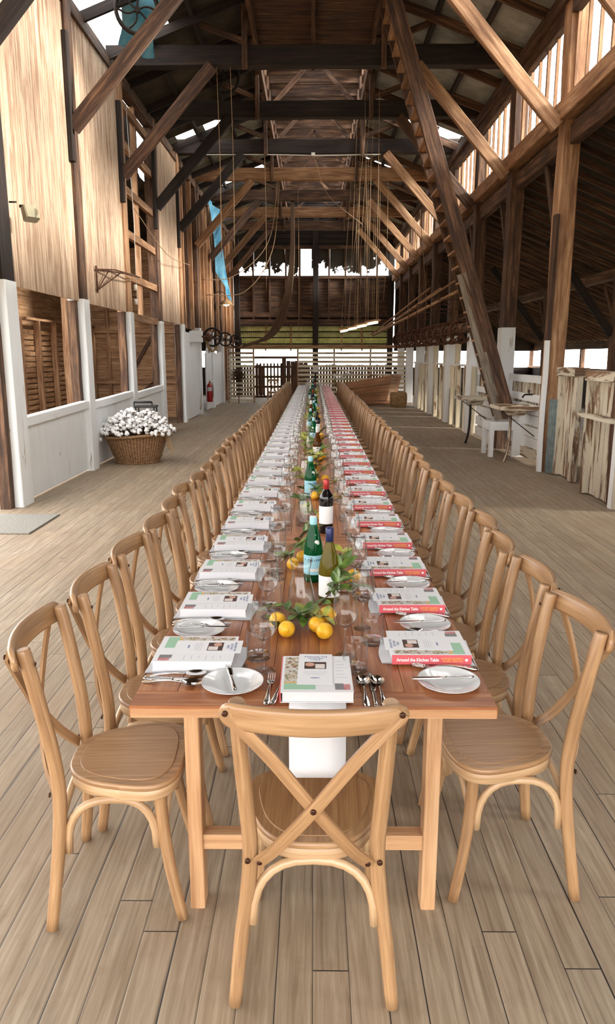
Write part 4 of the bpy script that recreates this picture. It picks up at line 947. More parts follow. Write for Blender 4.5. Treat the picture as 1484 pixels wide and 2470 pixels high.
for i, (x, y, z) in enumerate(((-2.55, 11.7, 6.55), (-1.75, 15.4, 6.95))):
    o = wheel(.3, 'roof_pulley', 6, 'iron'); o.location = (x, y, z); o.rotation_euler = (R(10), 0, R(15)); tag(o, ['iron pulley wheel hung under the roof above the boarded wall', 'iron pulley wheel silhouetted against the first roof gap'][i], 'wheel')
for i in range(2):
    rope([(2.6, 19+i, 5.2), (2.85, 19.6+i, 3.8), (3.0, 20.0+i, 3.0)], .008, 'brace_rope', ['near thin rope slanting down to the drive wheels', 'far thin rope slanting down to the drive wheels'][i])
mb = MB(); mb.tube([(-3.25, 13.75, 2.85), (-3.25, 13.75, 2.95)], .03, n=8); mb.tube([(-3.25, 13.75, 2.6), (-3.25, 13.75, 2.7)], .03, n=8); mb.tube([(-3.25, 13.8, 2.6), (-3.22, 13.75, 4.0), (-3.3, 13.9, 6.0)], .006, n=4); tag(mb.build('insulator_cable', M['metal_white']), 'white cable with two ceramic insulators on the third wall post', 'cable')

# ================================================================ TABLES
TL = 1.831; TY0 = 1.81; NT_ = 12; TZ = .75
def make_table():
    r = empty('trestle_table', (0, 0, 0))
    mb = MB(); xs = [-.5, -.385, -.25, -.12, .02, .135, .26, .39, .5]
    for a, b_ in zip(xs, xs[1:]): mb.bar(((a+b_)/2, .095, TZ-.0165), ((a+b_)/2, TL-.095, TZ-.0165), b_-a-.0012, .033, bev=.0012)
    mb.build('top_boards', M['table'], r)
    for y in (.048, TL-.049):
        mb = MB(); mb.bar((-.5, y, TZ-.0165), (.5, y, TZ-.0165), .092, .033, bev=.002); mb.build('breadboard_end', M['table'], r)
    for y in (.02, TL-.02):
        mb = MB(); mb.bar((-.498, y-.012 if y < 1 else y+.012, TZ-.02), (.498, y-.012 if y < 1 else y+.012, TZ-.02), .012, .026); mb.build('end_lipping', M['pine'], r)
    for y in (.12, TL-.12):
        mb = MB(); mb.bar((-.43, y, TZ-.043), (.43, y, TZ-.043), .14, .02, bev=.002); mb.build('batten', M['pine'], r)
    for x in (-.357, .357):
        for y in (.17, TL-.17):
            mb = MB(); mb.bar((x, y, 0), (x, y, TZ-.05), .044, .07, up=(0, 1, 0), bev=.003); mb.build('leg', M['pine'], r)
    for y in (.17, TL-.17):
        mb = MB(); mb.bar((-.335, y, .225), (.335, y, .225), .05, .05, bev=.003); mb.build('stretcher', M['pine'], r)
    return r
t0 = make_table()
for i in range(NT_):
    t = t0 if i == 0 else dup(t0)
    t.location = (0, TY0 + i*TL, 0)
    tag(t, 'honey pine trestle table, ' + ('closest of the long row, its end facing the lone chair' if i == 0 else f'{nth(i+1)} from the near end of the long row'), 'table', 'trestle tables set end to end')

# ================================================================ CHAIRS
def seat_outline(k=1.0, n=40):
    out = []
    for i in range(n):
        a = 2*pi*i/n; cx, sy = cos(a), sin(a); e = 2/2.9
        x = abs(cx)**e * (1 if cx > 0 else -1); y = abs(sy)**e * (1 if sy > 0 else -1)
        hw = .181 + .04 * y
        out.append((x*hw*k, -.002 + y*.177*k))
    return out
def make_chair(bolts=True):
    r = empty('cross_back_chair')
    mb = MB(); mb.prism(seat_outline(), .438, .458, inset=.005); st = mb.build('seat', M['chair'], r)
    mb = MB(); mb.prism(seat_outline(.83), .4575, .4605, inset=.0012); pn = mb.build('seat_panel', M['seat'], st); pn['label'] = 'darker inlaid veneer panel'
    mb = MB(); o = seat_outline(.975); o = [p for p in o]; mb.prism(o, .404, .4385, inset=.003); mb.build('seat_rail', M['chair_pale'], r)
    for s in (-1, 1):
        mb = MB()
        path = crom([(s*.207, -.218, .004), (s*.190, -.196, .18), (s*.170, -.182, .33), (s*.163, -.180, .45), (s*.170, -.190, .58), (s*.177, -.210, .71), (s*.181, -.229, .82), (s*.182, -.240, .872)], 4) + [V((s*.1822, -.2415, .881)), V((s*.1823, -.242, .8845)), V((s*.1823, -.2423, .886))]
        n = len(path); mb.tube(path, [.0175 + .0035*min(1, i/8) for i in range(n-3)] + [.0205, .0195, .0165], n=12); lg = mb.build('leg', M['chair'], r)
        mb = MB()
        path = crom([(s*.184, .168, .004), (s*.168, .136, .16), (s*.152, .116, .30), (s*.146, .108, .43)], 4)
        n = len(path); mb.tube(path, [.0165 + .004*i/n for i in range(n)], n=12); mb.build('leg', M['chair'], r)
    # curved top rail behind the posts
    def yr(x): return -.254 - .047*(1 - (x/.224)**2)
    mb = MB(); NS = 22; base = 0; sec = 12; rings = []
    for i in range(NS + 1):
        t = sin(pi/2*(-1 + 2*i/NS)); x = .224*t
        e = max(0.0, 1 - max(0, (abs(t)-.85)/.15)**2)**.5
        hh = (.0365 - .002*abs(t)) * max(.10, e); th = .0125 * max(.2, e**.7)
        ring = []
        for j in range(sec):
            a = 2*pi*j/sec; ca, sa = cos(a), sin(a); q = 2/3.4
            ring.append((x, yr(x) + th*abs(ca)**q*(1 if ca > 0 else -1) - (.022)*(hh*abs(sa)**q*(1 if sa > 0 else -1))/.04*.25, .860 + hh*abs(sa)**q*(1 if sa > 0 else -1)))
        rings.append(ring)
    base = len(mb.v)
    for g in rings: mb.v += g
    for i in range(NS):
        for j in range(sec):
            j2 = (j+1) % sec; mb.face((base+i*sec+j, base+(i+1)*sec+j, base+(i+1)*sec+j2, base+i*sec+j2), [(i*.022, j*.014), ((i+1)*.022, j*.014), ((i+1)*.022, (j+1)*.014), (i*.022, (j+1)*.014)], True)
    mb.face([base+j for j in range(sec)], [(0, 0)]*sec); mb.face([base+NS*sec+j for j in reversed(range(sec))], [(0, 0)]*sec)
    mb.build('top_rail', M['chair'], r)
    for s in (-1, 1):
        mb = MB(); o = -.004 if s > 0 else .004
        ctrl = crom([(s*.208, -.276, .876), (s*.10, -.280 + o, .755), (-s*.0, -.272 + o, .620), (-s*.09, -.238, .49), (-s*.142, -.200, .418)], 5)
        # flat strip swept along the path
        for i in range(len(ctrl)-1):
            pass
        b0 = len(mb.v); n = len(ctrl); uo = random.uniform(0, 20)
        for i, p in enumerate(ctrl):
            d = (ctrl[min(i+1, n-1)] - ctrl[max(i-1, 0)]).normalized(); nrm = V((0, 1, 0)); nrm = (nrm - d*nrm.dot(d)).normalized(); x = d.cross(nrm)
            wd = .0155
            for (a, c) in ((-1, -1), (1, -1), (1, 1), (-1, 1)): mb.v.append(tuple(p + x*wd*a + nrm*.0045*c))
        for i in range(n-1):
            for j in range(4):
                j2 = (j+1) % 4; vv = [0, .03, .04, .07, .08]
                mb.face((b0+i*4+j, b0+i*4+j2, b0+(i+1)*4+j2, b0+(i+1)*4+j), [(uo+i*.028, vv[j]), (uo+i*.028, vv[j+1]), (uo+(i+1)*.028, vv[j+1]), (uo+(i+1)*.028, vv[j])])
        mb.face([b0+j for j in (3, 2, 1, 0)], [(0, 0)]*4); mb.face([b0+(n-1)*4+j for j in range(4)], [(0, 0)]*4)
        mb.build('cross_slat', M['chair'], r)
    # bent arches under the seat
    def arch(p0, p1, mid):
        p0, p1 = V(p0), V(p1); c = (p0+p1)/2; hx = (p1-p0)/2; out = []
        for i in range(15):
            a = pi*i/14; ca = -cos(a); sa = sin(a)
            out.append(c + hx*(abs(ca)**.8*(1 if ca > 0 else -1)) + V((mid[0]*sa, mid[1]*sa, .168*sa**.75)))
        mb = MB(); mb.tube(out, .0135, n=8, flat=(.95, .85), up=(0, 0, 1)); mb.build('arch_brace', M['chair_pale'], r)
    arch((-.158, -.196, .235), (.158, -.196, .235), (0, .03))
    arch((-.145, .112, .235), (.145, .112, .235), (0, .02))
    for s in (-1, 1): arch((s*.170, -.162, .235), (s*.156, .096, .235), (s*.002, 0))
    if bolts:
        for (x, y, z, ax) in ((-.205, -.282, .873, 'y'), (.205, -.282, .873, 'y'), (0, -.281, .620, 'y'), (-.137, -.207, .424, 'y'), (.137, -.207, .424, 'y'), (-.168, -.204, .425, 'y'), (.168, -.204, .425, 'y'), (-.1755, -.222, .79, 's')):
            mb = MB()
            if ax == 'y': mb.tube([(x, y, z), (x, y-.0035, z), (x, y-.005, z)], [.0075, .007, .004], n=12)
            else: mb.tube([(.19, -.209, .845), (.19, -.2065, .845)], [.006, .005], n=10)
            mb.build('bolt', M['bolt'], r)
    return r
ch0 = make_chair()
ch0.location = (.004, 1.818, 0); ch0.rotation_euler = (0, 0, R(-.6))
tag(ch0, 'oak cross-back chair standing alone at the near end of the table, its back to us', 'chair')
NCH = 47; SP = .4575
for s, off, side in ((1, 2.205, 'stall'), (-1, 2.105, 'boarded-wall')):
    for i in range(NCH):
        c = dup(ch0, skip=('bolt',) if i > 9 else ())
        first = ([(.592, 2.18, 5), (.585, 2.66, 0), (.56, 3.105, -3), (.59, 3.545, 0), (.575, 4.03, 2)] if s > 0 else [(-.575, 2.075, 3.5), (-.545, 2.53, 0), (-.535, 3.02, -3), (-.51, 3.475, -1), (-.52, 3.945, 2)])
        if i < 5: x, yy, dr = first[i]
        else: x, yy, dr = s*((.578 if s > 0 else .53) + random.uniform(-.02, .02)), off + i*SP + noise_jit(.008), random.uniform(-2, 2)
        c.location = (x, yy, 0)
        c.rotation_euler = (0, 0, s*pi/2 + R(dr))
        tag(c, f'oak cross-back chair tucked in on the {side} side, {nth(i+1)} from the near end', 'chair', 'cross-back chairs along the table')
c = dup(ch0, skip=('bolt',)); c.location = (-1.45, 26.0, 0); c.rotation_euler = (0, 0, R(6)); tag(c, 'single cross-back chair standing in the far gateway by the slatted screen', 'chair')

# ================================================================ TABLEWARE (diner frame: +y towards the table centre, z = 0 on the table)
def make_plate():
    prof = [(0, .004), (.045, .004), (.058, .006), (.074, .0125), (.087, .0165), (.0895, .0180), (.0895, .0160), (.075, .009), (.056, .001), (.05, 0), (.0001, 0)]
    mb = MB(); mb.lathe([(.0001, .004)] + prof[1:], n=40); return mb.build('bread_plate', M['china'])
def sweep_flat(mb, pts, ws, ths, n=10):
    base = len(mb.v); m = len(pts)
    for i in range(m):
        p = V(pts[i]); d = (V(pts[min(i+1, m-1)]) - V(pts[max(i-1, 0)])).normalized(); x = V((1, 0, 0)); nz = x.cross(d)
        for j in range(n):
            a = 2*pi*j/n; mb.v.append(tuple(p + x*cos(a)*ws[i]/2 + nz*sin(a)*ths[i]/2))
    for i in range(m-1):
        for j in range(n):
            j2 = (j+1) % n; mb.face((base+i*n+j, base+i*n+j2, base+(i+1)*n+j2, base+(i+1)*n+j), [(0, 0), (1, 0), (1, 1), (0, 1)], True)
    mb.face([base+j for j in reversed(range(n))], [(0, 0)]*n); mb.face([base+(m-1)*n+j for j in range(n)], [(0, 0)]*n)
HP = [(0, 0, .003), (0, .006, .0035), (0, .02, .005), (0, .05, .009), (0, .085, .011), (0, .11, .010)]
HW = [.006, .017, .020, .0125, .0065, .006]; HT = [.002, .003, .003, .003, .0035, .0035]
def make_fork():
    r = empty('dinner_fork')
    mb = MB(); sweep_flat(mb, HP + [(0, .125, .007)], HW + [.007], HT + [.003]); mb.build('handle', M['steel'], r)
    mb = MB(); sweep_flat(mb, [(0, .122, .0075), (0, .132, .005), (0, .142, .004), (0, .15, .005)], [.008, .02, .025, .0245], [.003, .0022, .002, .002])
    for k in range(4):
        x = -.0095 + k*.00633
        mb.tube([(x, .148, .005), (x, .165, .0075), (x, .180, .011), (x*.97, .196, .014)], [.0017, .0016, .0014, .0007], n=6)
    mb.build('tines', M['steel'], r); return r
def make_spoon():
    r = empty('dessert_spoon')
    mb = MB(); sweep_flat(mb, HP + [(0, .125, .008)], HW + [.008], HT + [.003]); mb.build('handle', M['steel'], r)
    def bowl(u, v):
        a = 2*pi*u; rr = v; return (.0205*rr*cos(a), .152 + .031*rr*sin(a), .0115 - .0085*(1 - rr*rr) )
    mb = MB(); mb.grid(bowl, 20, 6); mb.grid(lambda u, v: (lambda p: (p[0], p[1], p[2]-.0012))(bowl(1-u, v)), 20, 6); mb.build('bowl', M['steel'], r); return r
def make_knife(n='table_knife', L=.21, bw=.019):
    r = empty(n)
    mb = MB(); sweep_flat(mb, [(0, 0, .005), (0, .008, .005), (0, .04, .005), (0, .08, .005), (0, .088, .005)], [.008, .014, .013, .011, .012], [.004, .008, .008, .007, .007]); mb.build('handle', M['steel'], r)
    mb = MB(); k = L - .088
    sweep_flat(mb, [(0, .088, .005), (.001, .095, .005), (.0015, .12, .005), (.002, .088+k*.8, .005), (.001, .088+k*.95, .005), (-.002, L, .005)], [.008, bw*.8, bw, bw, bw*.7, .003], [.003, .0022, .002, .0018, .0014, .001], n=8); mb.build('blade', M['steel'], r); return r
BW, BH, BT = .200, .243, .031
def make_book():
    r = empty('cookbook')
    mb = MB(); mb.bar((.002, -BH/2+.003, BT/2), (.002, BH/2-.003, BT/2), BW-.006, BT-.005, bev=.001); mb.build('page_block', M['page'], r)
    mb = MB(); mb.box((0, 0, BT-.001), (BW, BH, .002)); mb.box((0, 0, .001), (BW, BH, .002)); cv = mb.build('cover', M['paper'], r)
    mb = MB(); mb.bar((-BW/2-.001, -BH/2, BT/2), (-BW/2-.001, BH/2, BT/2), .003, BT, bev=.0012); sp = mb.build('spine', M['spine'], r); sp['label'] = 'pink spine'
    z = BT + .0004
    def patch(nm, x0, x1, y0, y1, mat):
        mb = MB(); mb.box(((x0+x1)/2, (y0+y1)/2, z), (x1-x0, y1-y0, .0004)); mb.build(nm, M[mat], cv)
    patch('cover_picture', -.092, -.040, -.058, .112, 'food')
    patch('cover_picture', -.092, -.004, -.104, -.066, 'green_print')
    patch('cover_picture', -.092, -.004, -.066, -.058, 'ochre_print')
    patch('cover_picture', .050, .074, -.106, -.068, 'grey_print')
    patch('cover_picture', .074, .092, -.106, -.072, 'red_print')
    for q in range(6): patch('cover_lines', .056, .088 - .006*(q % 3), -.03 + q*.022, -.028 + q*.022, 'grey_ink')
    return r
def food_mat():
    m, nt, b = new_mat('food_collage'); N = NT(nt); tc = N.n('ShaderNodeTexCoord').outputs['Object']
    v = N.n('ShaderNodeTexVoronoi', feature='F1'); v.inputs['Scale'].default_value = 130; N.l(tc, v.inputs['Vector'])
    sp = N.n('ShaderNodeSeparateColor'); N.l(v.outputs['Color'], sp.inputs[0])
    c = N.ramp(sp.outputs[0], [(0, srgb(190, 186, 176)), (.45, srgb(170, 150, 116)), (.65, srgb(128, 124, 96)), (.8, srgb(130, 84, 66)), (.88, srgb(196, 194, 188))], 'CONSTANT')
    N.l(c, b.inputs['Base Color']); b.inputs['Roughness'].default_value = .5; return m
M['food'] = food_mat()
M['photo'] = flat('menu_photo_dark', srgb(66, 40, 32), .5)
M['photo_pale'] = flat('menu_photo_pale', srgb(216, 206, 200), .5)
M['photo_pink'] = flat('menu_photo_pink', srgb(196, 150, 130), .5)
def text(name, body, size, loc, rot, mat, parent, align='CENTER', ext=.0002, sx=1.0, bold=0.0, spacing=1.0, line=1.0):
    cu = bpy.data.curves.new(name, 'FONT'); cu.body = body; cu.size = size; cu.align_x = align; cu.align_y = 'CENTER'; cu.extrude = ext; cu.offset = bold
    cu.space_character = spacing; cu.space_line = line; cu.resolution_u = 2
    tmp = bpy.data.objects.new(name, cu); COL.objects.link(tmp); me = bpy.data.meshes.new_from_object(tmp.evaluated_get(bpy.context.evaluated_depsgraph_get())); me.name = name; bpy.data.objects.remove(tmp); me.materials.clear()
    me.materials.append(M[mat]); o = bpy.data.objects.new(name, me); COL.objects.link(o); o.parent = parent; o.location = loc; o.rotation_euler = rot; o.scale = (sx, 1, 1); return o
def book_text(b):
    text('spine_title', 'Around the Kitchen Table', .0152, (-BW/2-.0027, .043, BT/2), (pi/2, 0, -pi/2), 'white_ink', b, bold=.00035, sx=.80)
    text('spine_authors', 'SOPHIE HANSEN +\nANNIE HERRON', .0085, (-BW/2-.0027, -.064, BT/2), (pi/2, 0, -pi/2), 'yellow_ink', b, bold=.0002, line=.95)
    mb = MB(); mb.tube([(-BW/2-.0025, -.106, BT/2), (-BW/2-.003, -.106, BT/2)], [.0045, .0045], n=14); mb.build('spine_emblem', M['white_ink'], b)
def make_menu():
    mb = MB(); mb.box((0, 0, 0), (.10, .21, .0006)); r = mb.build('menu_card', M['paper'])
    def p(nm, x, y, w_, h_, mat, z=.0006):
        mb = MB(); mb.box((x, y, z), (w_, h_, .0003)); return mb.build(nm, M[mat], r)
    p('photo', 0, .022, .064, .048, 'photo')
    mb = MB(); out = [(-.016 + .014*cos(a), .028 + .013*sin(a)) for a in [2*pi*i/18 for i in range(18)]]; mb.prism(out, .0008, .0010); mb.build('photo_plate', M['photo_pink'], r)
    p('photo_sheet', .014, .016, .028, .030, 'photo_pale', .0009)
    for i in range(4): p('printed_line', 0, -.022 - i*.0065, (.066, .07, .058, .05)[i], .0012, 'grey_ink')
    mb = MB(); mb.prism([(.014*cos(a), -.062 + .0028*sin(a)) for a in [2*pi*i/16 for i in range(16)]], .0004, .0008); mb.build('emblem', M['blue_ink'], r)
    return r
def menu_text(m, big=True):
    text('menu_title', 'AROUND THE\nKITCHEN\nTABLE', .0108, (0, .073, .0006), (0, 0, 0), 'blue_ink', m, sx=1.0, line=1.05)
    cu_ = m.children[-1]
def make_napkin(hang=.2, w_=.155):
    mb = MB(); y0, y1 = .012, .215
    path = [(y1, .002), (y0, .002), (-.002, .001), (-.008, -.012)] + [(-.009 - .001*i, -.012 - (hang-.012)*i/6) for i in range(1, 7)]
    for lay, (w2, dz) in enumerate(((w_, 0.0), (w_-.006, .0022))):
        n = len(path); base = len(mb.v)
        for (y, z) in path:
            for q in (-1, -.33, .33, 1):
                for t in (0, 1):
                    off = dz + (.0016 if t else 0)
                    zz = z + (off if y > 0 else 0); y2 = y - (off if y <= 0 else 0)
                    mb.v.append((q*w2/2, y2, zz + (random.uniform(0, .0012) if y > 0 else 0)))
        for i in range(n-1):
            for q in range(3):
                a = base + i*8 + q*2
                mb.face((a+1, a+3, a+11, a+9), [(0, 0)]*4, True); mb.face((a, a+8, a+10, a+2), [(0, 0)]*4, True)
            a = base + i*8; mb.face((a, a+1, a+9, a+8), [(0, 0)]*4); a += 6; mb.face((a, a+8, a+9, a+1), [(0, 0)]*4)
        mb.face([base, base+2, base+4, base+6, base+7, base+5, base+3, base+1], [(0, 0)]*8)
        e = base + (n-1)*8; mb.face([e, e+1, e+3, e+5, e+7, e+6, e+4, e+2], [(0, 0)]*8)
    return mb.build('linen_napkin', M['linen'])
def make_napkin_flat():
    mb = MB()
    def top(u, v):
        x = (-.1 + .2*u); y = -.0 + .285*v; k = .006*sin(v*17 + u*4)*(.4+.6*u)
        return (x*(1 + .03*sin(9*v)) + .012*v, y + .006*sin(5*u), .003 + .0012*sin(u*13) + .0012*sin(v*15))
    mb.grid(top, 10, 14); mb.grid(lambda u, v: (lambda p: (p[0], p[1], .0006))(top(1-u, v)), 10, 14)
    mb.grid(lambda u, v: (lambda p: (p[0], -.001 - .012*min(1, v*2), .003 - .045*max(0, v-.1) + 0*p[2]))(top(u, 0)), 10, 4)
    return mb.build('linen_napkin', M['linen'])
def make_wine_glass():
    r = empty('wine_glass')
    mb = MB(); mb.lathe([(.0001, .0035), (.012, .0035), (.030, .0015), (.033, .0008), (.033, .0), (.0001, 0)], n=32); mb.build('foot', M['glass_base'], r)
    mb = MB(); mb.lathe([(.010, .003), (.0042, .012), (.0036, .04), (.0036, .08), (.0055, .094), (.012, .100)], n=14); mb.build('stem', M['glass_base'], r)
    prof = [(.0001, .099), (.014, .101), (.028, .112), (.0385, .132), (.0405, .145), (.0385, .172), (.0345, .200), (.0315, .222)]
    mb = MB(); mb.lathe([(a, z) for a, z in prof] + [(.0306, .2225)] + [(max(.0001, a-.0012), z+.0012) for a, z in reversed(prof)], n=36); mb.build('bowl', M['glass'], r)
    return r
def make_tumbler():
    r = empty('water_tumbler')
    mb = MB(); mb.lathe([(.0001, 0), (.035, 0), (.0375, .003), (.0375, .014), (.034, .018), (.0001, .018)], n=32); mb.build('base', M['glass_base'], r)
    mb = MB(); mb.lathe([(.0375, .003), (.0378, .05), (.038, .097), (.0372, .0985), (.0362, .097), (.036, .05), (.034, .018)], n=36); mb.build('body', M['glass'], r)
    return r
def make_carafe():
    r = empty('glass_carafe')
    mb = MB(); mb.lathe([(.0001, 0), (.050, 0), (.056, .006), (.055, .02), (.045, .09), (.034, .138), (.0315, .15), (.034, .165), (.042, .205), (.0405, .205), (.0325, .166), (.030, .15), (.0325, .137), (.0435, .09), (.052, .02), (.0001, .012)], n=36); mb.build('body', M['glass'], r)
    mb = MB(); mb.lathe([(.0001, .145), (.0305, .145)], n=30); mb.lathe([(.0001, .0135), (.050, .018), (.044, .085), (.0325, .134), (.0302, .1449)], n=30); mb.build('water', M['water'], r)
    return r
BPROF = {
 'bordeaux': [(.0001, .0), (.034, 0), (.0375, .005), (.0375, .19), (.035, .205), (.022, .226), (.0155, .24), (.0145, .252), (.0145, .29), (.0001, .29)],
 'burgundy': [(.0001, 0), (.036, 0), (.041, .006), (.041, .125), (.037, .155), (.026, .195), (.018, .222), (.0148, .245), (.0145, .29), (.0001, .29)],
 'sparkling': [(.0001, 0), (.036, 0), (.0405, .006), (.0405, .128), (.037, .158), (.028, .198), (.019, .232), (.0145, .25), (.014, .275), (.0001, .275)]}
def make_bottle(kind, gl, capm, capz, labm, lz0, lz1, rad, name):
    r = empty(name); P = BPROF[kind]
    mb = MB(); mb.lathe(P, n=32); mb.build('body', M[gl], r)
    top = P[-1][1]
    mb = MB(); rr = .0158
    mb.lathe([(rr-.001, capz), (rr, capz+.001), (rr, top-.001), (rr-.002, top+.003), (.0001, top+.003)], n=24); cp = mb.build('capsule', M[capm], r)
    mb = MB(); mb.grid(lambda u, v: ((rad+.0006)*cos(-pi*.5 + (u-.5)*3.6), (rad+.0006)*sin(-pi*.5 + (u-.5)*3.6), lz0 + (lz1-lz0)*v), 26, 1); lb = mb.build('label', M[labm], r); 
    return r
bt_spark = make_bottle('sparkling', 'green_glass', 'label_blue', .236, 'label_blue', .035, .118, .0405, 'sparkling_water_bottle')
mb = MB(); mb.lathe([(.0148, .262), (.015, .277), (.012, .279), (.0001, .279)], n=20); mb.build('cap', M['foil_white'], bt_spark)
def on_cyl(o, rad): pass
def curved_text(parent, body, size, zc, rad, mat, width):
    """letters wrapped one by one round the bottle"""
    n = len(body); r = rad + .0011
    for i, chh in enumerate(body):
        if chh == ' ': continue
        a = -pi/2 + ((i + .5)/n - .5) * width / rad
        text('letter', chh, size, (r*cos(a), r*sin(a), zc), (pi/2, 0, a + pi/2), mat, parent, bold=.0003)
M['navy_ink'] = flat('navy_ink', srgb(36, 62, 110), .5)
curved_text(bt_spark, 'S.PELLEGRINO', .0125, .098, .0405, 'navy_ink', .104)
mb = MB(); mb.grid(lambda u, v: (.0413*cos(-pi/2 + (u-.5)*1.4), .0413*sin(-pi/2 + (u-.5)*1.4), .05 + .012*v), 10, 1); mb.build('label_band', M['foil_white'], bt_spark)
mb = MB(); mb.blob((.006, -.0315, .170), .0125, sq=(1, .25, 1)); mb.bar((.002, -.0215, .195), (.002, -.026, .205), .008, .002, up=(0, 1, 0)); mb.bar((.001, -.031, .166), (-.001, -.0215, .212), .007, .001, up=(0, 1, 0)); mb.build('neck_medallion', M['foil_white'], bt_spark)
bt_white = make_bottle('burgundy', 'olive_glass', 'foil_blue', .232, 'label', .025, .108, .041, 'white_wine_bottle')
mb = MB()
for i in range(9):
    a = -pi/2 + .35 + i*.032; mb.bar((.0418*cos(a), .0418*sin(a), .03), (.0418*cos(a), .0418*sin(a), .052), .0007, .0004, up=(cos(a), sin(a), 0))
mb.build('barcode', M['iron'], bt_white)
bt_red = make_bottle('bordeaux', 'black_glass', 'foil_red', .232, 'label', .055, .150, .0375, 'red_wine_bottle')
bt_brown = make_bottle('burgundy', 'amber_glass', 'foil_white', .232, 'label', .03, .105, .041, 'brown_wine_bottle')
bt_dark = make_bottle('bordeaux', 'black_glass', 'iron', .232, 'label', .055, .150, .0375, 'dark_wine_bottle')

# ---------------------------------------------------------------- laying the table
P = dict(plate=make_plate(), fork=make_fork(), spoon=make_spoon(), knife=make_knife(), bknife=make_knife('butter_knife', .185, .018), book=make_book(), menu=make_menu(), nap=make_napkin_flat(), naph=make_napkin(), wine=make_wine_glass(), tumb=make_tumbler(), carafe=make_carafe())
P['bknife'].name = 'butter_knife'
used = set()
def inst(key, loc, rz, label, cat, group=None, skip=(), tilt=(0, 0)):
    src = P[key]
    if key not in used: o = src; used.add(key)
    else: o = dup(src, skip=skip)
    o.location = loc; o.rotation_euler = (tilt[0], tilt[1], rz); tag(o, label, cat, group); return o
def setting(fr, place, i, hang=False, end=False):
    """fr maps (x, y, z, rz) in the diner frame into the room"""
    j = lambda a: noise_jit(a)
    far = i > 9; vfar = i > 26
    pl = lambda *a: fr(*a)
    def put(key, x, y, z, rz, label, cat, group, skip=(), tilt=(0, 0)):
        loc, r0 = pl(x, y, z); return inst(key, loc, r0 + rz, label, cat, group, skip, tilt)
    if end: put('naph', .012, .0, 0, 0, f'folded white linen napkin hanging over the edge at {place}', 'napkin', 'linen napkins')
    else: put('nap', .0+j(.004), .0, 0, R(j(2)), f'white linen napkin under the cookbook at {place}', 'napkin', 'linen napkins')
    zb = .0055
    bj = 0 if i < 1 else j(1.2)
    put('book', .010 if end else 0, .137, zb, R(bj + (.4 if end else 0)), f'cookbook with pink spine laid at {place}', 'book', 'cookbooks laid along the table', skip=('cover_picture', 'cover_lines', 'spine_title', 'spine_authors', 'spine_emblem') if i > 30 else (('spine_title', 'spine_authors') if i > 18 else ()))
    mz = zb + BT + .0012
    if end: put('menu', .006, .165, mz, R(-1), f'menu card lying on the cookbook at {place}', 'menu', 'menu cards on the cookbooks')
    else: put('menu', -.012 + j(.004), .168 + j(.006), mz, R(j(2.5)), f'menu card lying on the cookbook at {place}', 'menu', 'menu cards on the cookbooks', skip=('printed_line', 'photo_plate', 'photo_sheet', 'emblem', 'menu_title') if far else ())
    if end: px, py, kr = -.232, .13, R(10)
    else: px, py, kr = -.228, .108, R(72)
    put('plate', px, py, 0, 0, f'round white bread plate at {place}', 'plate', 'white bread plates')
    if end: put('bknife', px+.015, py-.075, .016, R(14), f'butter knife lying across the bread plate at {place}', 'knife', 'butter knives on the bread plates', tilt=(R(2), 0))
    else: put('bknife', px+.006, py-.085+.01, .0175, R(6 + j(5)), f'butter knife lying across the bread plate at {place}', 'knife', 'butter knives on the bread plates', tilt=(0, 0))
    if vfar: fk = ('tines',)
    else: fk = ()
    if end: forks = ((-.128, .008, -2), (-.112, .012, -11))
    else: forks = ((-.112, .004, 3+j(2)), (-.128, .0, -9+j(3)))
    for q, (fx, fy, fr_) in enumerate(forks):
        put('fork', fx, fy, 0, R(fr_), f'{"outer" if q == 0 else "inner"} dinner fork beside the cookbook at {place}', 'fork', 'dinner forks')
    if end: sp = ((.147, -.002, 1), (.197, -.002, 4)); kn = (.172, .0, 1)
    else: sp = ((.128, .0, 2+j(2)), (.163, .0, -6+j(3))); kn = (.146, .0, -1+j(1))
    for q, (fx, fy, fr_) in enumerate(sp):
        put('spoon', fx, fy, 0, R(fr_), f'{"inner" if q == 0 else "outer"} spoon laid at {place}', 'spoon', 'dessert spoons')
    put('knife', kn[0], kn[1], 0, R(kn[2]), f'steel table knife between the spoons at {place}', 'knife', 'table knives')
book_text(P['book']); menu_text(P['menu'])
setting(lambda x, y, z: ((x, TY0 + y, TZ + z), 0), 'the end place', 0, end=True)
for i in range(NCH):
    yc = 2.18 + i*SP; pl = f'the {nth(i+1)} place, stall side'
    setting(lambda x, y, z, yc=yc: ((.5 - y, yc + x, TZ + z), pi/2), pl, i)
    yc2 = 2.125 + i*SP; pl = f'the {nth(i+1)} place, boarded-wall side'
    setting(lambda x, y, z, yc=yc2: ((-.5 + y, yc - x, TZ + z), -pi/2), pl, i)
# glasses
inst('wine', (.10, 2.155, TZ), 0, 'empty wine glass at the end place, left of the stall-side tumbler', 'wine glass', 'wine glasses')
inst('tumb', (.127, 2.045, TZ), 0, 'empty water tumbler at the end place by the lone chair', 'tumbler', 'water tumblers')
for i in range(NCH):
    j = 0 if i == 0 else .012
    y = i*SP
    for (key, x, y0, side) in (('tumb', .196, 2.262, 'stall'), ('wine', .172, 2.395, 'stall'), ('tumb', -.172, 2.135, 'boarded-wall'), ('wine', -.148 if i == 0 else -.17, 2.045, 'boarded-wall')):
        nm = 'empty wine glass' if key == 'wine' else 'empty water tumbler'
        if i > 0: x *= random.uniform(.9, 1.08)
        inst(key, (x, y0 + y + noise_jit(j), TZ), random.uniform(0, 3), f'{nm} beside the {nth(i+1)} {side} side place', 'wine glass' if key == 'wine' else 'tumbler', 'wine glasses' if key == 'wine' else 'water tumblers')
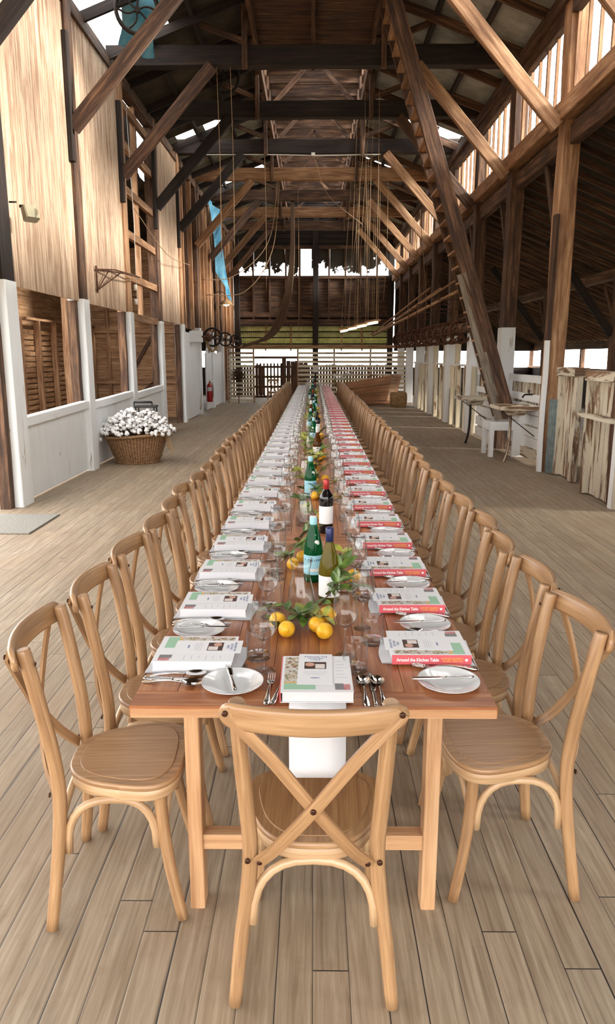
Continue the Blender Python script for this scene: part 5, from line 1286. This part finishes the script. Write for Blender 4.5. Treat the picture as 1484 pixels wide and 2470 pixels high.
# carafes and bottles down the middle
cy = [2.56, 3.98, 5.55, 7.3, 9.2, 11.4, 13.9, 16.8, 19.6, 22.2]
for i, y in enumerate(cy):
    inst('carafe', (-.045 + (0 if i < 2 else noise_jit(.03)), y, TZ), 0, f'clear glass carafe of water, {nth(i+1)} from the near end', 'carafe', 'water carafes')
BT_ = {'s': (bt_spark, 'green sparkling water bottle with pale blue label'), 'w': (bt_white, 'olive glass white wine bottle with navy capsule'), 'r': (bt_red, 'dark red wine bottle with red capsule'), 'b': (bt_brown, 'brown wine bottle with white capsule'), 'd': (bt_dark, 'dark wine bottle with black capsule')}
seq = [('s', .0, 2.95), ('w', .062, 2.69), ('r', .068, 3.80), ('s', -.02, 4.80), ('b', .035, 6.75), ('s', .0, 7.9), ('d', .04, 8.6), ('s', -.04, 9.3), ('b', -.04, 10.8), ('s', .0, 11.0), ('d', -.03, 12.5), ('s', .03, 12.9), ('r', -.02, 14.2), ('s', -.07, 15.8), ('w', .02, 16.3), ('s', -.03, 18.0), ('r', .03, 18.4), ('s', -.02, 20.2), ('d', .02, 20.6), ('b', -.02, 22.1), ('s', .0, 22.8)]
cnt = {}
ub = set()
for k, x, y in seq:
    src, lab = BT_[k]; cnt[k] = cnt.get(k, 0) + 1
    if k in ub: o = dup(src, skip=('letter',) if y > 8 else ())
    else: o = src; ub.add(k)
    o.location = (x, y, TZ); o.rotation_euler = (0, 0, (R(14) if k == 's' else R(-28) if k == 'w' else noise_jit(.5)) if y < 3 else noise_jit(.6)); tag(o, f'{lab}, {nth(cnt[k])} of its sort from the near end', 'bottle', 'bottles down the middle of the table')

# lemons and leafy sprigs
def make_lemon():
    mb = MB(); prof = [(.0001, -.034), (.005, -.0335), (.0075, -.031), (.013, -.0275), (.022, -.019), (.0275, -.007), (.0285, .003), (.026, .014), (.019, .023), (.011, .0285), (.0065, .031), (.0045, .034), (.0001, .035)]
    mb.lathe(prof, n=24); r = mb.build('lemon', M['lemon']); return r
def make_sprig(seed, pale=False):
    rnd = random.Random(seed); r = empty('lemon_sprig')
    stem = crom([(0, 0, .012), (.05, .012, .02), (.10, .008, .035), (.15, .02, .03)], 4)
    mb = MB(); mb.tube(stem, [.0028]*len(stem), n=6); mb.build('stem', M['twig'], r)
    mb = MB()
    for k in range(13):
        t = rnd.uniform(.1, 1); p = stem[int(t*(len(stem)-1))]; a = rnd.uniform(0, 2*pi); el = rnd.uniform(-.15, .85); L = rnd.uniform(.045, .078); W = L*rnd.uniform(.19, .26)
        d = V((cos(a)*cos(el), sin(a)*cos(el), sin(el))); sd_ = d.cross(V((0, 0, 1))).normalized(); up = sd_.cross(d); cur = rnd.uniform(.1, .4)
        def lf(u, v, p=p, d=d, sd_=sd_, up=up, L=L, W=W, cur=cur):
            ww = W*sin(pi*min(1, u*.97+.02))**.8; q = (v-.5)*2
            return p + d*(L*u) + sd_*(ww*q) + up*(abs(q)*.22*ww - cur*L*u*u)
        mb.grid(lf, 7, 4)
    lv = mb.build('leaves', M['leaf_pale' if pale else 'leaf'], r); lv.data.transform(Matrix.Identity(4)); return r
lem0 = make_lemon(); sprigs = [make_sprig(1), make_sprig(2, True), make_sprig(3), make_sprig(4, True)]
lu = [False]; su = [False]*4
def lemon(x, y, z, rot, label):
    o = dup(lem0) if lu[0] else lem0; lu[0] = True
    o.location = (x, y, TZ + z); o.rotation_euler = rot; tag(o, label, 'lemon', 'lemons down the middle of the table'); return o
def sprig(k, x, y, z, rz, label, tilt=0):
    o = dup(sprigs[k]) if su[k] else sprigs[k]; su[k] = True
    o.location = (x, y, TZ + z); o.rotation_euler = (0, tilt, rz); tag(o, label, 'leaves', 'lemon leaf sprigs down the middle of the table'); return o
lemon(-.09, 2.315, .028, (R(75), 0, R(8)), 'whole lemon resting in front of the leaves, closest on the boarded-wall side')
lemon(-.125, 2.40, .028, (R(80), R(10), R(-50)), 'whole lemon behind the closest wine glass on the boarded-wall side')
lemon(.038, 2.30, .028, (R(78), 0, R(-20)), 'whole lemon at the very front of the closest cluster')
lemon(.012, 2.36, .028, (R(85), 0, R(25)), 'whole lemon just behind the front lemon of the closest cluster')
lemon(.05, 2.455, .03, (R(88), 0, R(70)), 'large lemon partly under a leaf behind the front pair')
sprig(0, -.14, 2.36, .0, R(20), 'dark green leaf sprig beside the closest lemon on the boarded-wall side')
sprig(1, -.09, 2.44, .01, R(-25), 'yellow-green leaf sprig in front of the first carafe')
sprig(2, .03, 2.55, .02, R(10), 'dark leaf sprig against the olive wine bottle', R(-35))
sprig(0, -.02, 2.40, .03, R(160), 'leaf sprig between the closest lemons')
sprig(2, .09, 2.62, .05, R(60), 'leaf sprig standing up beside the olive wine bottle', R(-40))
lemon(-.09, 3.10, .028, (R(85), 0, 0), 'lemon behind the third boarded-wall side wine glass')
lemon(-.05, 3.22, .028, (R(85), 0, R(60)), 'lemon under the leaves left of the first green bottle')
sprig(0, -.13, 3.18, .01, R(30), 'dark leaf sprig left of the first green bottle', R(-25)); sprig(2, -.10, 3.32, .03, R(-10), 'leaf sprig behind the first green bottle', R(-35))
sprig(1, .05, 2.90, .02, R(30), 'pale leaf sprig behind the olive wine bottle', R(-35)); sprig(0, .06, 2.80, .0, R(-20), 'leaf sprig low beside the second stall-side wine glass')
lemon(.17, 2.93, .028, (R(85), 0, R(60)), 'greenish lemon near the second stall-side tumbler')
rr = random.Random(5); y = 4.1; n_ = 0
while y < 23.2:
    n_ += 1; K = nth(n_ + 1)
    for q in range(2 if n_ % 2 else 3):
        lemon(rr.uniform(-.02, .09), y + .07*q, .028, (R(85), 0, rr.uniform(0, 6)), f'{["front", "middle", "back"][q]} lemon of the {K} lemon cluster from the near end')
    for q in range(3):
        sprig((q + n_) % 4, rr.uniform(-.08, .06), y - .05 + .12*q, .015, rr.uniform(-.6, 2.5), f'{["front", "middle", "back"][q]} leaf sprig of the {K} lemon cluster from the near end', -rr.uniform(.1, .7))
    y += .62 if n_ < 12 else .95
